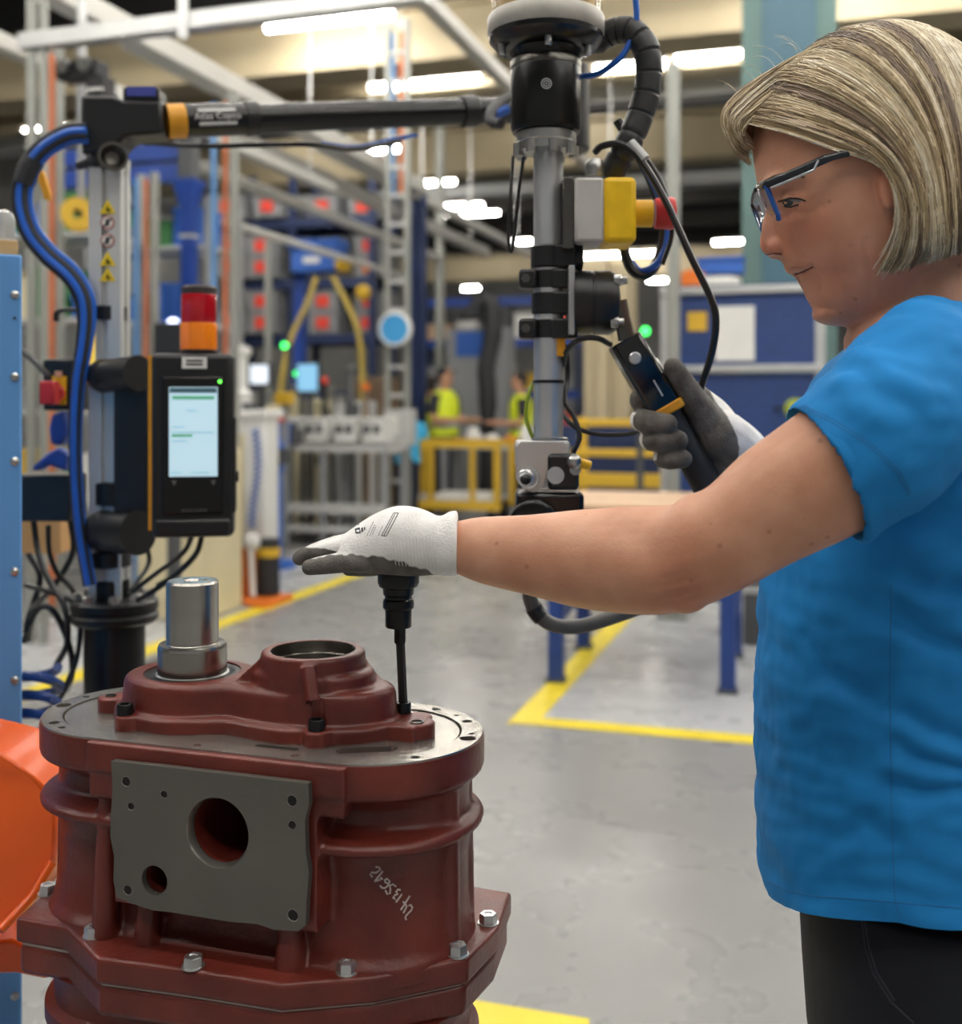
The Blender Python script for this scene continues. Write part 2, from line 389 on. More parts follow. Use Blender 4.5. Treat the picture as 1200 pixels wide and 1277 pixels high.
# housing: lofted wall with rim, mid rib and flared foot, fused with its pads
hb = MB(GM)
hb.rings([stad(HL, r, sv=sv, z=z) for z, r, sv in ((.947, .1125, 1), (.926, .1130, 1), (.922, .109, 1), (.917, .102, .84), (.905, .099, .80), (.890, .099, .80), (.885, .101, .84), (.8815, .110, .98), (.877, .1135, 1), (.871, .112, 1), (.867, .101, .88), (.84, .098, .84), (.80, .098, .86), (.782, .099, .89), (.768, .101, .93), (.757, .105, .98), (.74, .105, 1))])
hb.box((.014, -.0985, .871), (.226, .036, .146))                      # pad behind the machined plate
hb.box((.0125, -.1065, .943), (.288, .025, .030))                      # overhanging bar above it
hb.box((-.112, -.1035, .925), (.036, .024, .050)); hb.box((.136, -.1035, .930), (.038, .026, .042))
for u, r0, zt in ((-.068, .009, .83), (.092, .010, .82), (-.118, .009, .90)):
    hb.cyl((u, -.100, zt), (u, -.104, .752), r0, r0*1.6, 14)
for a in (-.25, .35, 1.15):                                    # stiffening webs on the round ends
    for sg in ((1, -1) if a > -.3 else (-1,)):
        c, s_ = math.cos(a), math.sin(a); x0 = sg*(HL+.092*c)
        hb.cyl((x0, .092*s_, .752), (x0, .092*s_, .93), .012, .009, 12)
cuts = []
PV = -.1225                                                           # plane of the machined plate (local y)
def on_plate(px, py):
    o = GI @ EYE; t = (GI @ P(px, py, 1.0))-o; k_ = (PV-o.y)/t.y; q = o+t*k_; return q.x, q.z
bigh = on_plate(275, 1036); midh = on_plate(197, 1095)
rb = abs(on_plate(314, 1036)[0]-bigh[0]); rm_ = abs(on_plate(213, 1095)[0]-midh[0])
for (u, z), r in ((bigh, rb), (midh, rm_)):
    c = MB(GM); c.cyl((u, -.3, z), (u, .02, z), r*.96, n=40); cuts.append(c)
hs_me = remesh(hb, .0026, 3, cuts)
hs_me.set_sharp_from_angle(angle=math.radians(50))
gear_bvh = bvh_of(hs_me)
housing = link_mesh('housing', hs_me, red, gear)
# machined plate with its holes
PM = GM @ Matrix.Translation((0, PV, 0)) @ Matrix.Rotation(math.pi/2, 4, 'X')
outl = [on_plate(x, y) for x, y in ((143, 947), (200, 953), (260, 960), (330, 968), (388, 975), (389, 1000), (384, 1020), (385, 1060), (389, 1085), (386, 1120), (385, 1150), (376, 1158), (345, 1156), (325, 1149), (290, 1146), (215, 1134), (195, 1132), (170, 1124), (150, 1116), (146, 1095), (147, 1065), (142, 1040), (143, 1010), (145, 980))]
holes = [circle(bigh[0], bigh[1], rb, 48), circle(midh[0], midh[1], rm_, 32)]
small = [((162, 972), 6.5), ((168, 1003), 5), ((209, 988), 5), ((368, 996), 7), ((368, 1026), 5.5), ((164, 1107), 6.5), ((369, 1138), 7.5)]
for (x, y), r in small:
    c = on_plate(x, y); holes.append(circle(c[0], c[1], r*.00077, 16))
link_mesh('machined_plate', plate_mesh(outl, holes, -.002, .006, PM), machined_d, gear)
for (x, y), r in small:
    c = on_plate(x, y); m = MB(GM); m.lathe([(r*.00076, 0), (r*.00060, .004), (r*.0006, .0065), (0, .0066)], (c[0], PV-.0055, c[1]), (0, 1, 0), 16); m.build('threaded_hole', black_m, gear)
    m = MB(GM); m.lathe([(r*.00080, -.0002), (r*.00060, .003), (r*.00058, .003), (r*.00074, -.0002)], (c[0], PV-.0061, c[1]), (0, 1, 0), 16, closed=True); m.build('hole_chamfer', machined, gear)
m = MB(GM); m.lathe([(rb*1.0, -.006), (rb*.93, -.001), (rb*.93, .004), (rb*.99, .004)], (bigh[0], PV, bigh[1]), (0, 1, 0), 48, closed=True); m.build('bore_chamfer', machined, gear)
# machined top flange: outer ring, groove, inner face
def fl(px, py, z=.960): q = GI @ PZ(px, py, z); return q.x, q.y
def stad2(r, n=28): return [(x, y) for x, y, z in stad(HL, r, n)]
hol = []
for px, py, rr in ((82, 899, .0055), (110, 909, .012), (73, 908, .004), (92, 880, .009), (233, 936, .004), (118, 871, .004), (362, 946, .004), (540, 886, .005), (578, 900, .0055), (590, 915, .0035), (586, 921, .0085), (518, 944, .005), (565, 893, .003)):
    hol.append((fl(px, py), rr))
ring_h = [circle(c[0], c[1], r, 18) for c, r in hol if r < .0115 and c is not None and abs(c[1]) < .2]
okh = []; ring_ok = []
for h_, (c, r) in zip([circle(c[0], c[1], r, 18) for c, r in hol], hol):
    dx = max(abs(c[0])-HL, 0); dd = math.hypot(dx, c[1])
    okh.append((h_, dd, r))
    if .086 < dd < .124 and r < .0095:
        rm2 = .1008; uu = c[0]-math.copysign(HL, c[0]) if abs(c[0]) > HL else 0; k2 = rm2/dd
        c2 = ((math.copysign(HL, c[0])+uu*k2) if abs(c[0]) > HL else c[0], c[1]*k2); ring_ok.append(circle(c2[0], c2[1], min(r, .0085), 18))
link_mesh('flange_ring', plate_mesh(stad2(.1118, 32), [stad2(.0900, 32)]+ring_ok, .946, .960, GM), machined, gear)
m = MB(GM); m.rings([stad(HL, r, 32, z=z) for r, z in ((.1134, .930), (.1136, .955), (.1130, .9578), (.1116, .9578), (.1116, .930))], closed=True); m.build('flange_rim', red, gear)
slot = lambda u0, v0, u1, v1, r: [(u0+r*math.cos(math.pi/2+math.pi*k/8), v0+r*math.sin(math.pi/2+math.pi*k/8)) for k in range(9)]+[(u1+r*math.cos(-math.pi/2+math.pi*k/8), v1+r*math.sin(-math.pi/2+math.pi*k/8)) for k in range(9)]
inner_holes = [h_ for h_, dd, r in okh if dd < .085-r]+[slot(.045, -.079, .085, -.079, .004), slot(.135, -.068, .172, -.050, .010)]
link_mesh('flange_face', plate_mesh(stad2(.0875, 32), inner_holes, .944, .9585, GM), machined, gear)
# cast top cover
cb = MB(GM)
def ell(cu, a, b, z, n=40): return [(cu+a*math.cos(2*math.pi*k/n), b*math.sin(2*math.pi*k/n), z) for k in range(n)]
UL, UR = -.081, .066
def fig8(ins, z, n=64):
    a1, b1, a2, b2 = .085-ins, .077-ins, .100-ins, .066-ins; c2 = UR+.002; x0, x1 = UL-a1, c2+a2; up = []
    for k in range(n+1):
        t = k/n; x = x0+(x1-x0)*(.5-.5*math.cos(math.pi*t))
        v1 = b1*math.sqrt(max(0, 1-((x-UL)/a1)**2)) if abs(x-UL) < a1 else 0
        v2 = b2*math.sqrt(max(0, 1-((x-c2)/a2)**2)) if abs(x-c2) < a2 else 0
        v3 = (.055-ins) if UL < x < c2 else 0
        up.append((x, (v1**6+v2**6+v3**6)**(1/6)))
    return [(x, -v, z) for x, v in up]+[(x, v, z) for x, v in up[::-1][1:-1]]
cb.rings([fig8(0, .957), fig8(0, .971), fig8(.003, .9735), fig8(.008, .9755), fig8(.010, .9985), fig8(.012, 1.0035), fig8(.017, 1.0065)])
cb.rings([ell(UR, .068, .054, 1.0), ell(UR, .067, .054, 1.018), ell(UR, .063, .052, 1.022)])
cb.rings([ell(UR, .059, .0545, 1.0), ell(UR, .0555, .0535, 1.037), ell(UR, .053, .052, 1.040)])
for u, v, r in ((-.176, -.012, .016), (.186, 0, .017), (-.115, -.069, .014), (.10, -.060, .014), (-.11, .07, .014), (.10, .06, .014), (.178, .02, .015)):
    cb.cyl((u, v, .957), (u, v, .974), r, n=20)
cb.box((.165, 0, .9655), (.05, .05, .017)); cb.box((-.155, -.008, .9655), (.05, .03, .017))
cb.bar((.095, -.060, 1.000), (.085, -.052, 1.034), .013, .012)          # ribs of the bearing boss
cb.bar((-.010, -.022, 1.000), (.028, -.022, 1.034), .016, .012); cb.bar((-.010, .022, 1.000), (.028, .022, 1.034), .016, .012); cb.bar((.125, .03, 1.0), (.10, .03, 1.03), .014, .012)
cut = []
c = MB(GM); c.cyl((UR, 0, 1.012), (UR, 0, 1.08), .0455, n=48); cut.append(c)
c = MB(GM); c.cyl((UL, 0, .985), (UL, 0, 1.05), .0525, n=48); cut.append(c)
for u, v in ((-.118, -.0695), (.100, -.0600)):
    c = MB(GM); c.cyl((u, v-.001, .9755), (u, v-.001, 1.004), .0105, n=20); cut.append(c)
cv_me = remesh(cb, .0019, 3, cut); cv_me.set_sharp_from_angle(angle=math.radians(50))
cover = link_mesh('top_cover', cv_me, red, gear)
for u, v in ((-.118, -.0710), (.100, -.0615), (.159, .0247), (.1, .06)):
    z0 = .9735
    m = MB(GM); m.lathe([(.0085, 0), (.0085, .0105), (.0078, .0115), (.0050, .0115), (.0045, .006), (0, .006)], (u, v, z0), (0, 0, 1), 20); m.build('cap_screw', black_m, cover)
for u, v, r in ((.186, -.006, .006), (-.178, -.012, .005)):
    m = MB(GM); m.lathe([(r*1.25, 0), (r*1.2, .0012), (r, .0012), (r*.9, -.004), (0, -.004)], (u, v, .974), (0, 0, 1), 18); m.build('screw_hole', steel_d, cover)
m = MB(GM); m.lathe([(.0443, .0), (.0443, -.012), (.0425, -.013), (.0425, -.026), (.030, -.027), (.030, -.0285), (.0465, -.0285), (.0465, .0)], (UR, 0, 1.0395), (0, 0, 1), 48, closed=True); m.build('bearing_sleeve', ground_r, cover)
m = MB(GM); m.lathe([(.0, 0), (.0305, 0), (.0305, .004), (0, .004)], (UR, 0, 1.009), (0, 0, 1), 40); m.build('bore_floor', steel_d, cover)
m = MB(GM); m.lathe([(.0523, 0), (.0523, .0185), (.050, .0195), (.040, .0175), (.040, 0)], (UL, 0, .986), (0, 0, 1), 48, closed=True); m.build('shaft_seal', black_m, gear)
m = MB(GM); m.lathe([(.0398, 0), (.0398, .019), (.037, .020), (.037, 0)], (UL, 0, .986), (0, 0, 1), 48, closed=True); m.build('seal_lip', steel, gear)
sh = MB(GM); sh.lathe([(.0370, .985), (.0370, 1.035), (.0358, 1.0375), (.0290, 1.0378), (.0283, 1.0385), (.0283, 1.104), (.0268, 1.1065), (.0085, 1.1065), (.0060, 1.1035), (0, 1.1035)], (UL, 0, 0), (0, 0, 1), 56); sh_o = sh.build('output_shaft', ground, gear, smooth=30)
m = MB(GM)
for k in range(3):
    a = k*2.1+.6; m.cyl((UL+.014*math.cos(a), .014*math.sin(a), 1.1063), (UL+.014*math.cos(a), .014*math.sin(a), 1.1069), .003, n=10)
m.build('centre_marks', steel_d, sh_o)
m = MB(GM); m.lathe([(.0374, .987), (.0374, 1.0335), (.0364, 1.0335), (.0364, .987)], (UL, 0, 0), (0, 0, 1), 56, closed=True); m.build('shaft_collar', ground_r, gear)
# foot flange, lower casting flange and casing
ch = [fl(x, y, .757) for x, y in ((588, 1104), (638, 1112), (621, 1156), (583, 1195), (470, 1218), (352, 1228), (235, 1210), (121, 1195), (82, 1156), (19, 1145), (55, 1112))]
back = [(-.215, .09), (-.15, .125), (.0, .132), (.13, .125), (.20, .085)]
foot = ch+back
m = MB(GM); m.prism(foot, .731, .757); m.build('foot_flange', red, gear, bevel=.004, seg=3)
m = MB(GM); m.prism([(x*.985, y*.985) for x, y in foot], .698, .7295); m.build('lower_flange', red, gear, bevel=.006, seg=3)
m = MB(GM); m.prism([(x*.97, y*.97) for x, y in foot], .7285, .7315); m.build('joint_line', mat('joint', '#b7aaa2', .5), gear)
m = MB(GM); m.rings([stad(HL*f, r, z=z) for z, r, f in ((.70, .108, 1), (.68, .098, 1), (.66, .098, 1), (.655, .108, 1), (.64, .108, 1), (.63, .095, 1), (.52, .09, .95), (.42, .10, .95), (.40, .10, .95))]); m.build('lower_casing', red, gear)
hexb = MB(); hexb.lathe([(.0088, 0), (.0088, .0012), (.0072, .0014), (.0072, .0072), (.0062, .0085), (0, .0085)], n=6)
for px, py in ((60, 1114), (117, 1167), (241, 1205), (433, 1212), (571, 1190), (609, 1151)):
    q = PZ(px, py, .757); m = MB(Matrix.Translation(q) @ Matrix.Rotation(px, 4, 'Z') @ Matrix.Scale(1.12, 4)); m.v = []
    m.lathe([(.0086, 0), (.0086, .0078), (.0076, .0092), (.0040, .0092), (.0034, .0084), (0, .0084)], n=6)
    bo = m.build('hex_bolt', zinc, gear)
    m = MB(Matrix.Translation(q)); m.lathe([(.0112, 0), (.0112, .0012), (0, .0014)], n=20); m.build('washer', zinc, bo)
for u, v in ((-.19, .095), (-.06, .118), (.09, .118), (.2, .085)):
    q = GM @ Vector((u, v, .757)); m = MB(Matrix.Translation(q)); m.lathe([(.0096, 0), (.0096, .009), (.008, .0105), (0, .0105)], n=6); m.build('hex_bolt', zinc, gear)
# chalk numbers handwritten on the casting
CH = [  # strokes traced in photograph pixels (450..560, 1050..1170 at ten times)
 [(672, 968), (655, 955), (660, 925), (690, 890), (730, 850), (742, 815), (725, 785), (695, 790)],
 [(712, 670), (600, 848)], [(625, 740), (655, 770), (672, 800), (655, 840), (632, 885)],
 [(614, 650), (540, 750)],
 [(595, 600), (565, 590), (540, 620), (560, 650), (530, 660), (510, 680), (530, 712), (495, 690)],
 [(540, 555), (500, 525), (460, 545), (470, 585), (465, 640), (430, 650), (408, 600)],
 [(400, 470), (430, 455), (462, 490), (440, 540), (400, 575), (365, 570), (340, 540)], [(400, 470), (405, 500), (440, 515)],
 [(370, 465), (345, 440)],
 [(375, 360), (275, 488)], [(275, 488), (345, 465)],
 [(285, 305), (330, 315), (345, 345), (290, 380), (235, 375), (218, 400), (245, 435)]]
lines = [[(440+x/10, 1050+y/10) for x, y in l] for l in CH]
st = strokes(lines, gear_bvh, .0010, off=.0002)
st.build('chalk_number', mat('chalk', '#cabfbb', .9), gear, label='white handwritten number 24 1356-12')
# raised letters on the lower flange
tm = text_mesh('10 EBB', .022, .0006)
pA, pB = fl(235, 1210, .715), fl(352, 1228, .715); ang = math.atan2(pB[1]-pA[1], pB[0]-pA[0])
TM = GM @ Matrix.Translation((pA[0]*.98+.048, pA[1]*.985-.004, .713)) @ Matrix.Rotation(ang, 4, 'Z') @ Matrix.Rotation(math.pi/2, 4, 'X')
tm.transform(TM); link_mesh('cast_letters', tm, red, gear)
# steel assembly stand under it
std = thing('assembly_stand', 'dark steel stand carrying the red gearbox', 'stand', (G.x, G.y, 0), GYAW)
m = MB(GM); m.box((0, 0, .385), (.46, .26, .03)); m.build('top_plate', steel_d, std, bevel=.004)
m = MB(GM); m.cyl((0, 0, .02), (0, 0, .37), .06); m.build('post', black_m, std)
m = MB(GM); m.box((0, 0, .012), (.5, .4, .024)); m.build('base_plate', black_m, std, bevel=.004)
# ------------------------------------------------------------------ hex driver the gloved hand presses down
dT = 1.19
tl = thing('hex_driver', 'black quick-change hex driver bit pressed into a screw by the white glove', 'tool', P(504, 878, dT))
s = dT/F
def tz(py): return H-(py-HY)/F*dT
tx = P(497, 700, dT).x; tx2 = P(503, 878, dT).x
def lat(name, prof, material, x=None, n=28):
    m = MB()
    zs = [tz(p[1]) for p in prof]; rs = [p[0]*s for p in prof]
    m.lathe(list(zip(rs, zs)), (tx if x is None else x, dT, 0), (0, 0, 1), n); return m.build(name, material, tl)
lat('drive_head', [(0, 712), (25, 712), (26, 716), (26, 726), (24, 731), (20, 733), (19, 740)], black_m)
lat('knurled_ring', [(17, 732), (19, 735), (19, 741), (17, 743), (17, 746), (19, 748), (19.5, 752), (19.5, 757), (18, 759)], black_m)
lat('socket', [(15.5, 757), (16.5, 760), (16.5, 780), (15.5, 782), (8, 782)], black_m)
lat('shank', [(8, 781), (8, 800), (7, 802), (5.5, 802)], black_m, (tx*2+tx2)/3, 6)
m = MB(); m.tube([(tx*.6+tx2*.4, dT, tz(801)), (tx2, dT, tz(879))], 5.6*s, 6); m.build('hex_bit', black_m, tl)
# ------------------------------------------------------------------ hanging nutrunner on its reaction column
d0 = 1.42; s0 = d0/F
def Q(px, py, dd=0.): return P(px, py, d0)+Vector((0, dd, 0))
nut = thing('nutrunner', 'hanging black nutrunner on a steel tube with emergency stop box and side handle', 'power tool', Q(684, 650))
def vlat(name, cx, prof, material, par=None, n=32, dd=0., bevel=0):
    m = MB(); c = Q(cx, 505, dd); m.lathe([(r*s0, H-(y-HY)*s0) for r, y in prof], (c.x, c.y, 0), (0, 0, 1), n); return m.build(name, material, par or nut)
brass = mat('brassy_reel', '#a8843e', .35, .9, var=.3, vscale=40, stretch=(1, 1, .2)); clear = mat('clear_tube', '#f3e2b4', .06, spec=.5, alpha=.22)
vlat('sight_tube', 682, [(69, -90), (69, 26), (66, 26), (66, -90)], clear)
vlat('inner_drum', 682, [(0, -90), (60, -90), (60, 26), (0, 26)], brass)
fl_o = vlat('flange', 681, [(0, 22), (71, 22), (73, 25), (73, 43), (71, 46)], mat('cast_alu', '#b9b6ae', .5, .4, var=.12, vscale=40))
vlat('flange_body', 681, [(71, 44), (71, 52), (62, 62), (46, 66), (42, 72), (42, 80)], black_g)
for x, dd in ((626, -.02), (732, -.02), (681, -.055)):
    vlat('flange_screw', x, [(0, 52), (5, 52), (5, 72), (3.5, 74), (0, 74)], steel, n=10, dd=dd)
mt = vlat('motor_body', 681, [(40, 74), (43, 77), (44, 80), (44, 160), (42, 166), (30, 168)], black_g)
vlat('polished_ring', 681, [(43.2, 77), (44.4, 79), (44.4, 87), (43.6, 88), (43, 80)], steel_d)
m = MB(); c = Q(679, 117, -44.3*s0); m.lathe([(6.5*s0, 0), (6.5*s0, .0006), (0, .0006)], c, (0, -1, 0), 20); em = m.build('bolt_emblem', black_m, nut)
for ro, ri in ((6.6, 5.2), (4.0, 2.8), (1.2, .1)):
    m = MB(); m.lathe([(ro*s0, 0), (ro*s0, .0012), (ri*s0, .0012), (ri*s0, 0)], c, (0, -1, 0), 20, closed=True); m.build('emblem_ring', zinc, em)
gc = vlat('gear_collar', 681, [(36, 166), (38, 168), (38, 178), (36, 180), (36, 190), (20, 192)], steel)
for k in range(8):
    a = k*math.pi/4+.2; c = Q(681, 505); m = MB(); m.cyl((c.x+.036*math.cos(a), c.y+.036*math.sin(a), H-(196-HY)*s0), (c.x+.036*math.cos(a), c.y+.036*math.sin(a), H-(181-HY)*s0), .0065, n=8); m.build('collar_screw', steel, gc)
vlat('column_tube', 684, [(18.5, 186), (18.5, 552)], mat('galvanised_tube', '#c6c9cb', .3, .65, var=.12, vscale=9))
# clamps around the tube
for y0, y1, r, ears in ((307, 335, 22, 0), (337, 361, 20, 1), (365, 393, 21, 0), (398, 423, 20, 1)):
    cl = vlat('clamp', 684, [(r-3, y0), (r, y0+2), (r, y1-2), (r-3, y1)], black)
    m = MB(); m.box(Q(702, (y0+y1)/2, -.004), (34*s0, .034, (y1-y0)*s0)); m.build('clamp_bracket', black, cl, bevel=.003)
    if ears:
        m = MB(); m.box(Q(658, (y0+y1)/2, -.006), (22*s0, .028, (y1-y0)*s0)); e = m.build('clamp_ear', black, cl, bevel=.004)
        m = MB(); m.cyl(Q(655, (y0+y1)/2, -.021), Q(655, (y0+y1)/2, -.017), .006, n=6); m.build('clamp_bolt', steel_d, cl)
m = MB(); m.cyl(Q(715, 322, -.005), Q(726, 322, -.005), .018); m.build('clamp_knob', black, nut, bevel=.003)
m = MB(); m.box(Q(710.5, 377, -.012), (7*s0, .05, 84*s0)); m.build('mount_plate', alu_matt, nut, bevel=.001)
m = MB(); c = Q(714, 378, -.004); m.lathe([(0, 0), (39*s0, 0), (40*s0, .002), (40*s0, .022), (38.8*s0, .0235), (38.8*s0, .025), (40*s0, .0265), (40*s0, .046), (36*s0, .054), (20*s0, .058), (0, .058)], c, (1, 0, 0), 40); sw = m.build('swivel_housing', black, nut)
for x, y in ((768, 353), (764, 404)):
    m = MB(); m.lathe([(0, 0), (7*s0, 0), (7*s0, .008), (5*s0, .010), (5*s0, .016), (0, .016)], Q(x-5, y, -.03), (1, -.2, 0), 10); m.build('swivel_bolt', steel, sw)
m = MB(); m.tube([Q(768, 378, -.02), Q(774, 400, -.022), Q(779, 425, -.024)], [.012, .010, .011], 10, flat=.5); m.build('handle_bracket', steel_d, nut)
# handle
hd = Vector((.50, 0, -.866))
def HD(t, off=0., dd=0.): # t px along the handle axis from its upper end
    return P(778+t*.50+off*.866, 424+t*.866-off*.5, d0-.03)+Vector((0, dd, 0))
sq = [(-21, -.018), (-21, .018), (-17, .022), (17, .022), (21, .018), (21, -.018), (17, -.022), (-17, -.022)]
def hring(t, k=1.0): return [HD(t, o*k, dd*k) for o, dd in sq]
m = MB(); m.rings([hring(0, .9), hring(3), hring(96), hring(98, .95)]); hg = m.build('handle_block', mat('handle_gloss', '#0b0b0c', .12, coat=.5), nut, bevel=.005, seg=3)
m = MB(); m.rings([hring(95, 1.12), hring(107, 1.12)]); m.build('handle_ring', amber_y, nut, bevel=.002)
m = MB(); m.tube([HD(105), HD(150), HD(190), HD(225), HD(232)], [20*s0, 18*s0, 19*s0, 20*s0, 15*s0], 20); m.build('handle_grip', rubber, nut)
m = MB(); m.lathe([(7.5*s0, 0), (7.5*s0, .0015), (6*s0, .003), (0, .0035)], HD(26, -2, -.0215), (0, -1, 0), 20); m.build('thumb_button', zinc, hg)
m = MB(); m.box(HD(72, 4, -.0225), (2.2*s0, .001, 22*s0), Matrix.Rotation(math.radians(30), 3, 'Y').inverted()); m.build('logo_strip', zinc, hg)
m = MB(); m.tube([HD(40, 21), HD(66, 22.5)], .004, 8); m.build('trigger', zinc, hg)
# emergency stop box
es = MB(); es.box(Q(731, 269, -.01), (36*s0, .072, 78*s0)); es_o = es.build('stop_box', mat('grey_abs', '#bab9b4', .5, var=.05, vscale=30), nut, bevel=.004)
m = MB(); m.box(Q(706, 272, -.01), (13*s0, .06, 86*s0)); m.build('stop_back_plate', steel_d, es_o, bevel=.001)
m = MB(); m.box(Q(768, 269, -.01), (40*s0, .074, 80*s0)); m.build('stop_cover', mat('yellow_stop', '#ecc015', .42, var=.08, vscale=40), es_o, bevel=.007, seg=3)
m = MB(); m.lathe([(16*s0, 0), (17*s0, .002), (17*s0, .024), (0, .024)], Q(788, 268, -.01), (1, 0, 0), 28); m.build('button_neck', yellow, es_o)
m = MB(); m.lathe([(0, 0), (17.5*s0, 0), (19*s0, .002), (19.5*s0, .014), (20.5*s0, .02), (19*s0, .0245), (10*s0, .027), (0, .027)], Q(815, 268, -.01), (1, 0, 0), 28); m.build('mushroom_button', red_p, es_o)
vlat('cable_gland', 741, [(14, 232), (14, 224), (11, 222), (12, 220), (12, 207), (9, 202), (5, 200)], steel, es_o, 12, dd=-.01)
# clevis joint and tool head at the lower end
cv = MB(); cv.box(Q(676, 566, 0), (66*s0, .062, 34*s0)); cv_o = cv.build('clevis', alu, nut, bevel=.004)
m = MB(); pts = [(641, 556), (648, 549), (700, 549), (707, 556), (707, 585), (680, 590), (676, 604), (664, 612), (652, 608), (643, 595)]
m.slab([Q(x, y, -.038) for x, y in pts], (0, 1, 0), .012); m.build('clevis_cheek', alu, cv_o, bevel=.001)
vlat('weld_collar', 686, [(19, 545), (22, 546), (23, 550), (22, 553)], steel, cv_o)
m = MB(); m.lathe([(14*s0, 0), (14*s0, .003), (11*s0, .003), (11*s0, .014), (9*s0, .016), (7*s0, .016), (6.5*s0, .020), (4*s0, .023), (0, .024)], Q(658, 593, -.038), (-.35, -1, 0), 12); m.build('hex_nut', zinc, cv_o)
m = MB(); m.ball(Q(653, 594, -.061), 6.5*s0); m.build('bolt_end', black_g, cv_o)
m = MB(); m.box(Q(700, 586, -.036), (38*s0, .018, 44*s0)); sd = m.build('joint_block', black, nut, bevel=.005)
for x, y, r in ((690, 590, 10.5), (714, 583, 7)):
    m = MB(); m.lathe([(r*s0, 0), (r*s0, .0008), (0, .0008)], Q(x, y, -.0455), (0, -1, 0), 24); m.build('round_label', grey_p, sd)
m = MB(); m.cyl(Q(712, 573, -.055), Q(712, 573, -.04), .009); m.ball(Q(712, 573, -.056), .009); m.build('pivot_knob', steel, sd)
m = MB(); m.cyl(Q(716, 574, -.052), Q(732, 578, -.05), .0062, .0055, 12); m.build('yellow_lever', yellow, sd, bevel=.001)
m = MB(); m.box(Q(684, 628, -.005), (82*s0, .075, 34*s0)); th = m.build('tool_head', black_g, nut, bevel=.006)
m = MB(); m.lathe([(30*s0, 0), (30*s0, .01), (24*s0, .014), (0, .014)], Q(664, 648, -.045), (0, -1, 0), 28); m.build('gear_cap', black_g, th, bevel=.001)
vlat('tool_neck', 684, [(30, 644), (30, 690), (20, 715), (0, 715)], black_g, th)
# hoses and cables of the tool
def cable(name, pts, rpx, material, par=None, n=8, sub=7, dd=0., d=None):
    dd0 = d or d0
    m = MB(); pp = crom([tuple(P(q[0], q[1], dd0+(q[2] if len(q) > 2 else 0)+dd)) for q in pts], sub)
    m.tube(pp, rpx*dd0/F, n); return m.build(name, material, par)
m = MB(); pp = crom([tuple(Q(x, y, dd)) for x, y, dd in ((752, 38, .03), (770, 32, .02), (790, 36, .01), (806, 62, 0), (809, 100, 0), (800, 140, 0), (783, 180, 0), (762, 218, .02), (745, 250, .05))], 14)
rr = [(17.0 if i % 9 < 8 else 14.8)*s0 for i in range(len(pp))]
m.tube(pp, rr, 18); m.build('corrugated_hose', mat('conduit', '#2e2f31', .45, var=.15, vscale=50), nut)
m = MB(); m.cyl(Q(738, 38, .03), Q(756, 37, .03), 19*s0); m.build('hose_fitting', rubber, nut)
cable('air_hose', [(722, 96, .03), (745, 92, .02), (770, 76, 0), (786, 52, 0), (794, 20, 0), (790, -20, 0)], 4, blue_hose, nut)
cable('power_cable', [(742, 190, .0), (752, 182, -.01), (775, 180, -.02), (797, 196, -.03), (830, 250, -.04), (862, 320, -.05), (886, 370, -.05), (893, 400, -.05), (888, 440, -.04), (874, 485, -.02), (866, 520, .02)], 4.5, black, nut)
cable('signal_cable', [(782, 178, .03), (808, 200, .03), (830, 240, .02), (838, 290, .02), (826, 330, .02)], 3, black, nut)
cable('bundle_hose', [(770, 150, .05), (795, 190, .05), (818, 240, .05), (828, 290, .05), (818, 330, .05), (803, 344, .05), (787, 335, .05), (778, 310, .05), (772, 285, .06)], 6.5, black, nut)
cable('blue_bundle_hose', [(790, 185, .045), (812, 222, .042), (830, 268, .042), (832, 300, .042), (820, 328, .042), (800, 338, .05), (785, 325, .06)], 4.5, blue_hose, nut)
m = MB(); m.cyl(Q(783, 184, -.022), Q(800, 206, -.03), .0075, n=12); m.build('cable_sleeve', alu_matt, nut)
cable('hanger_wire', [(640, 195, .0), (637, 240, -.01), (634, 290, -.01), (637, 314, -.01), (641, 300, -.01), (647, 240, -.01), (653, 196, -.01)], 2, black, nut)
cable('grip_cable', [(703, 455, 0), (708, 436, -.02), (725, 423, -.03), (745, 422, -.04), (762, 430, -.03)], 3.6, black, nut)
cable('column_cable', [(706, 430, .02), (708, 470, .02), (705, 500, .0), (716, 520, -.01), (723, 545, -.02), (715, 565, -.02)], 3.2, black, nut)
cable('loop_cable', [(700, 516, .02), (720, 534, 0), (750, 542, 0), (785, 541, 0), (806, 534, .01)], 3.2, black, nut)
cable('earth_wire', [(666, 476, .01), (660, 490, 0), (656, 515, 0), (660, 535, 0), (668, 552, .01)], 2.6, mat('earth_green', '#7f9422', .4), nut)
m = MB(); m.lathe([(19.6*s0, -.002), (19.6*s0, .002), (18.4*s0, .002), (18.4*s0, -.002)], Q(684, 476), (0, 0, 1), 24, closed=True); m.build('cable_tie', black, nut)
m = MB(); m.box(Q(698, 434, -.014), (12*s0, .004, 22*s0)); m.build('yellow_tag', amber_y, nut)
pp = crom([tuple(Q(x, y, dd)) for x, y, dd in ((682, 700, 0), (662, 735, .02), (668, 765, .03), (690, 784, .03), (725, 789, .04), (775, 777, .05), (830, 758, .06), (880, 735, .08))], 8)
m = MB(); m.tube(pp, 9.5*s0, 12); m.build('tool_hose', mat('grey_hose', '#5b5a58', .5, var=.1, vscale=30), nut)
m = MB(); m.tube(pp[15:21], 11.5*s0, 12); m.build('hose_tape', black, nut)
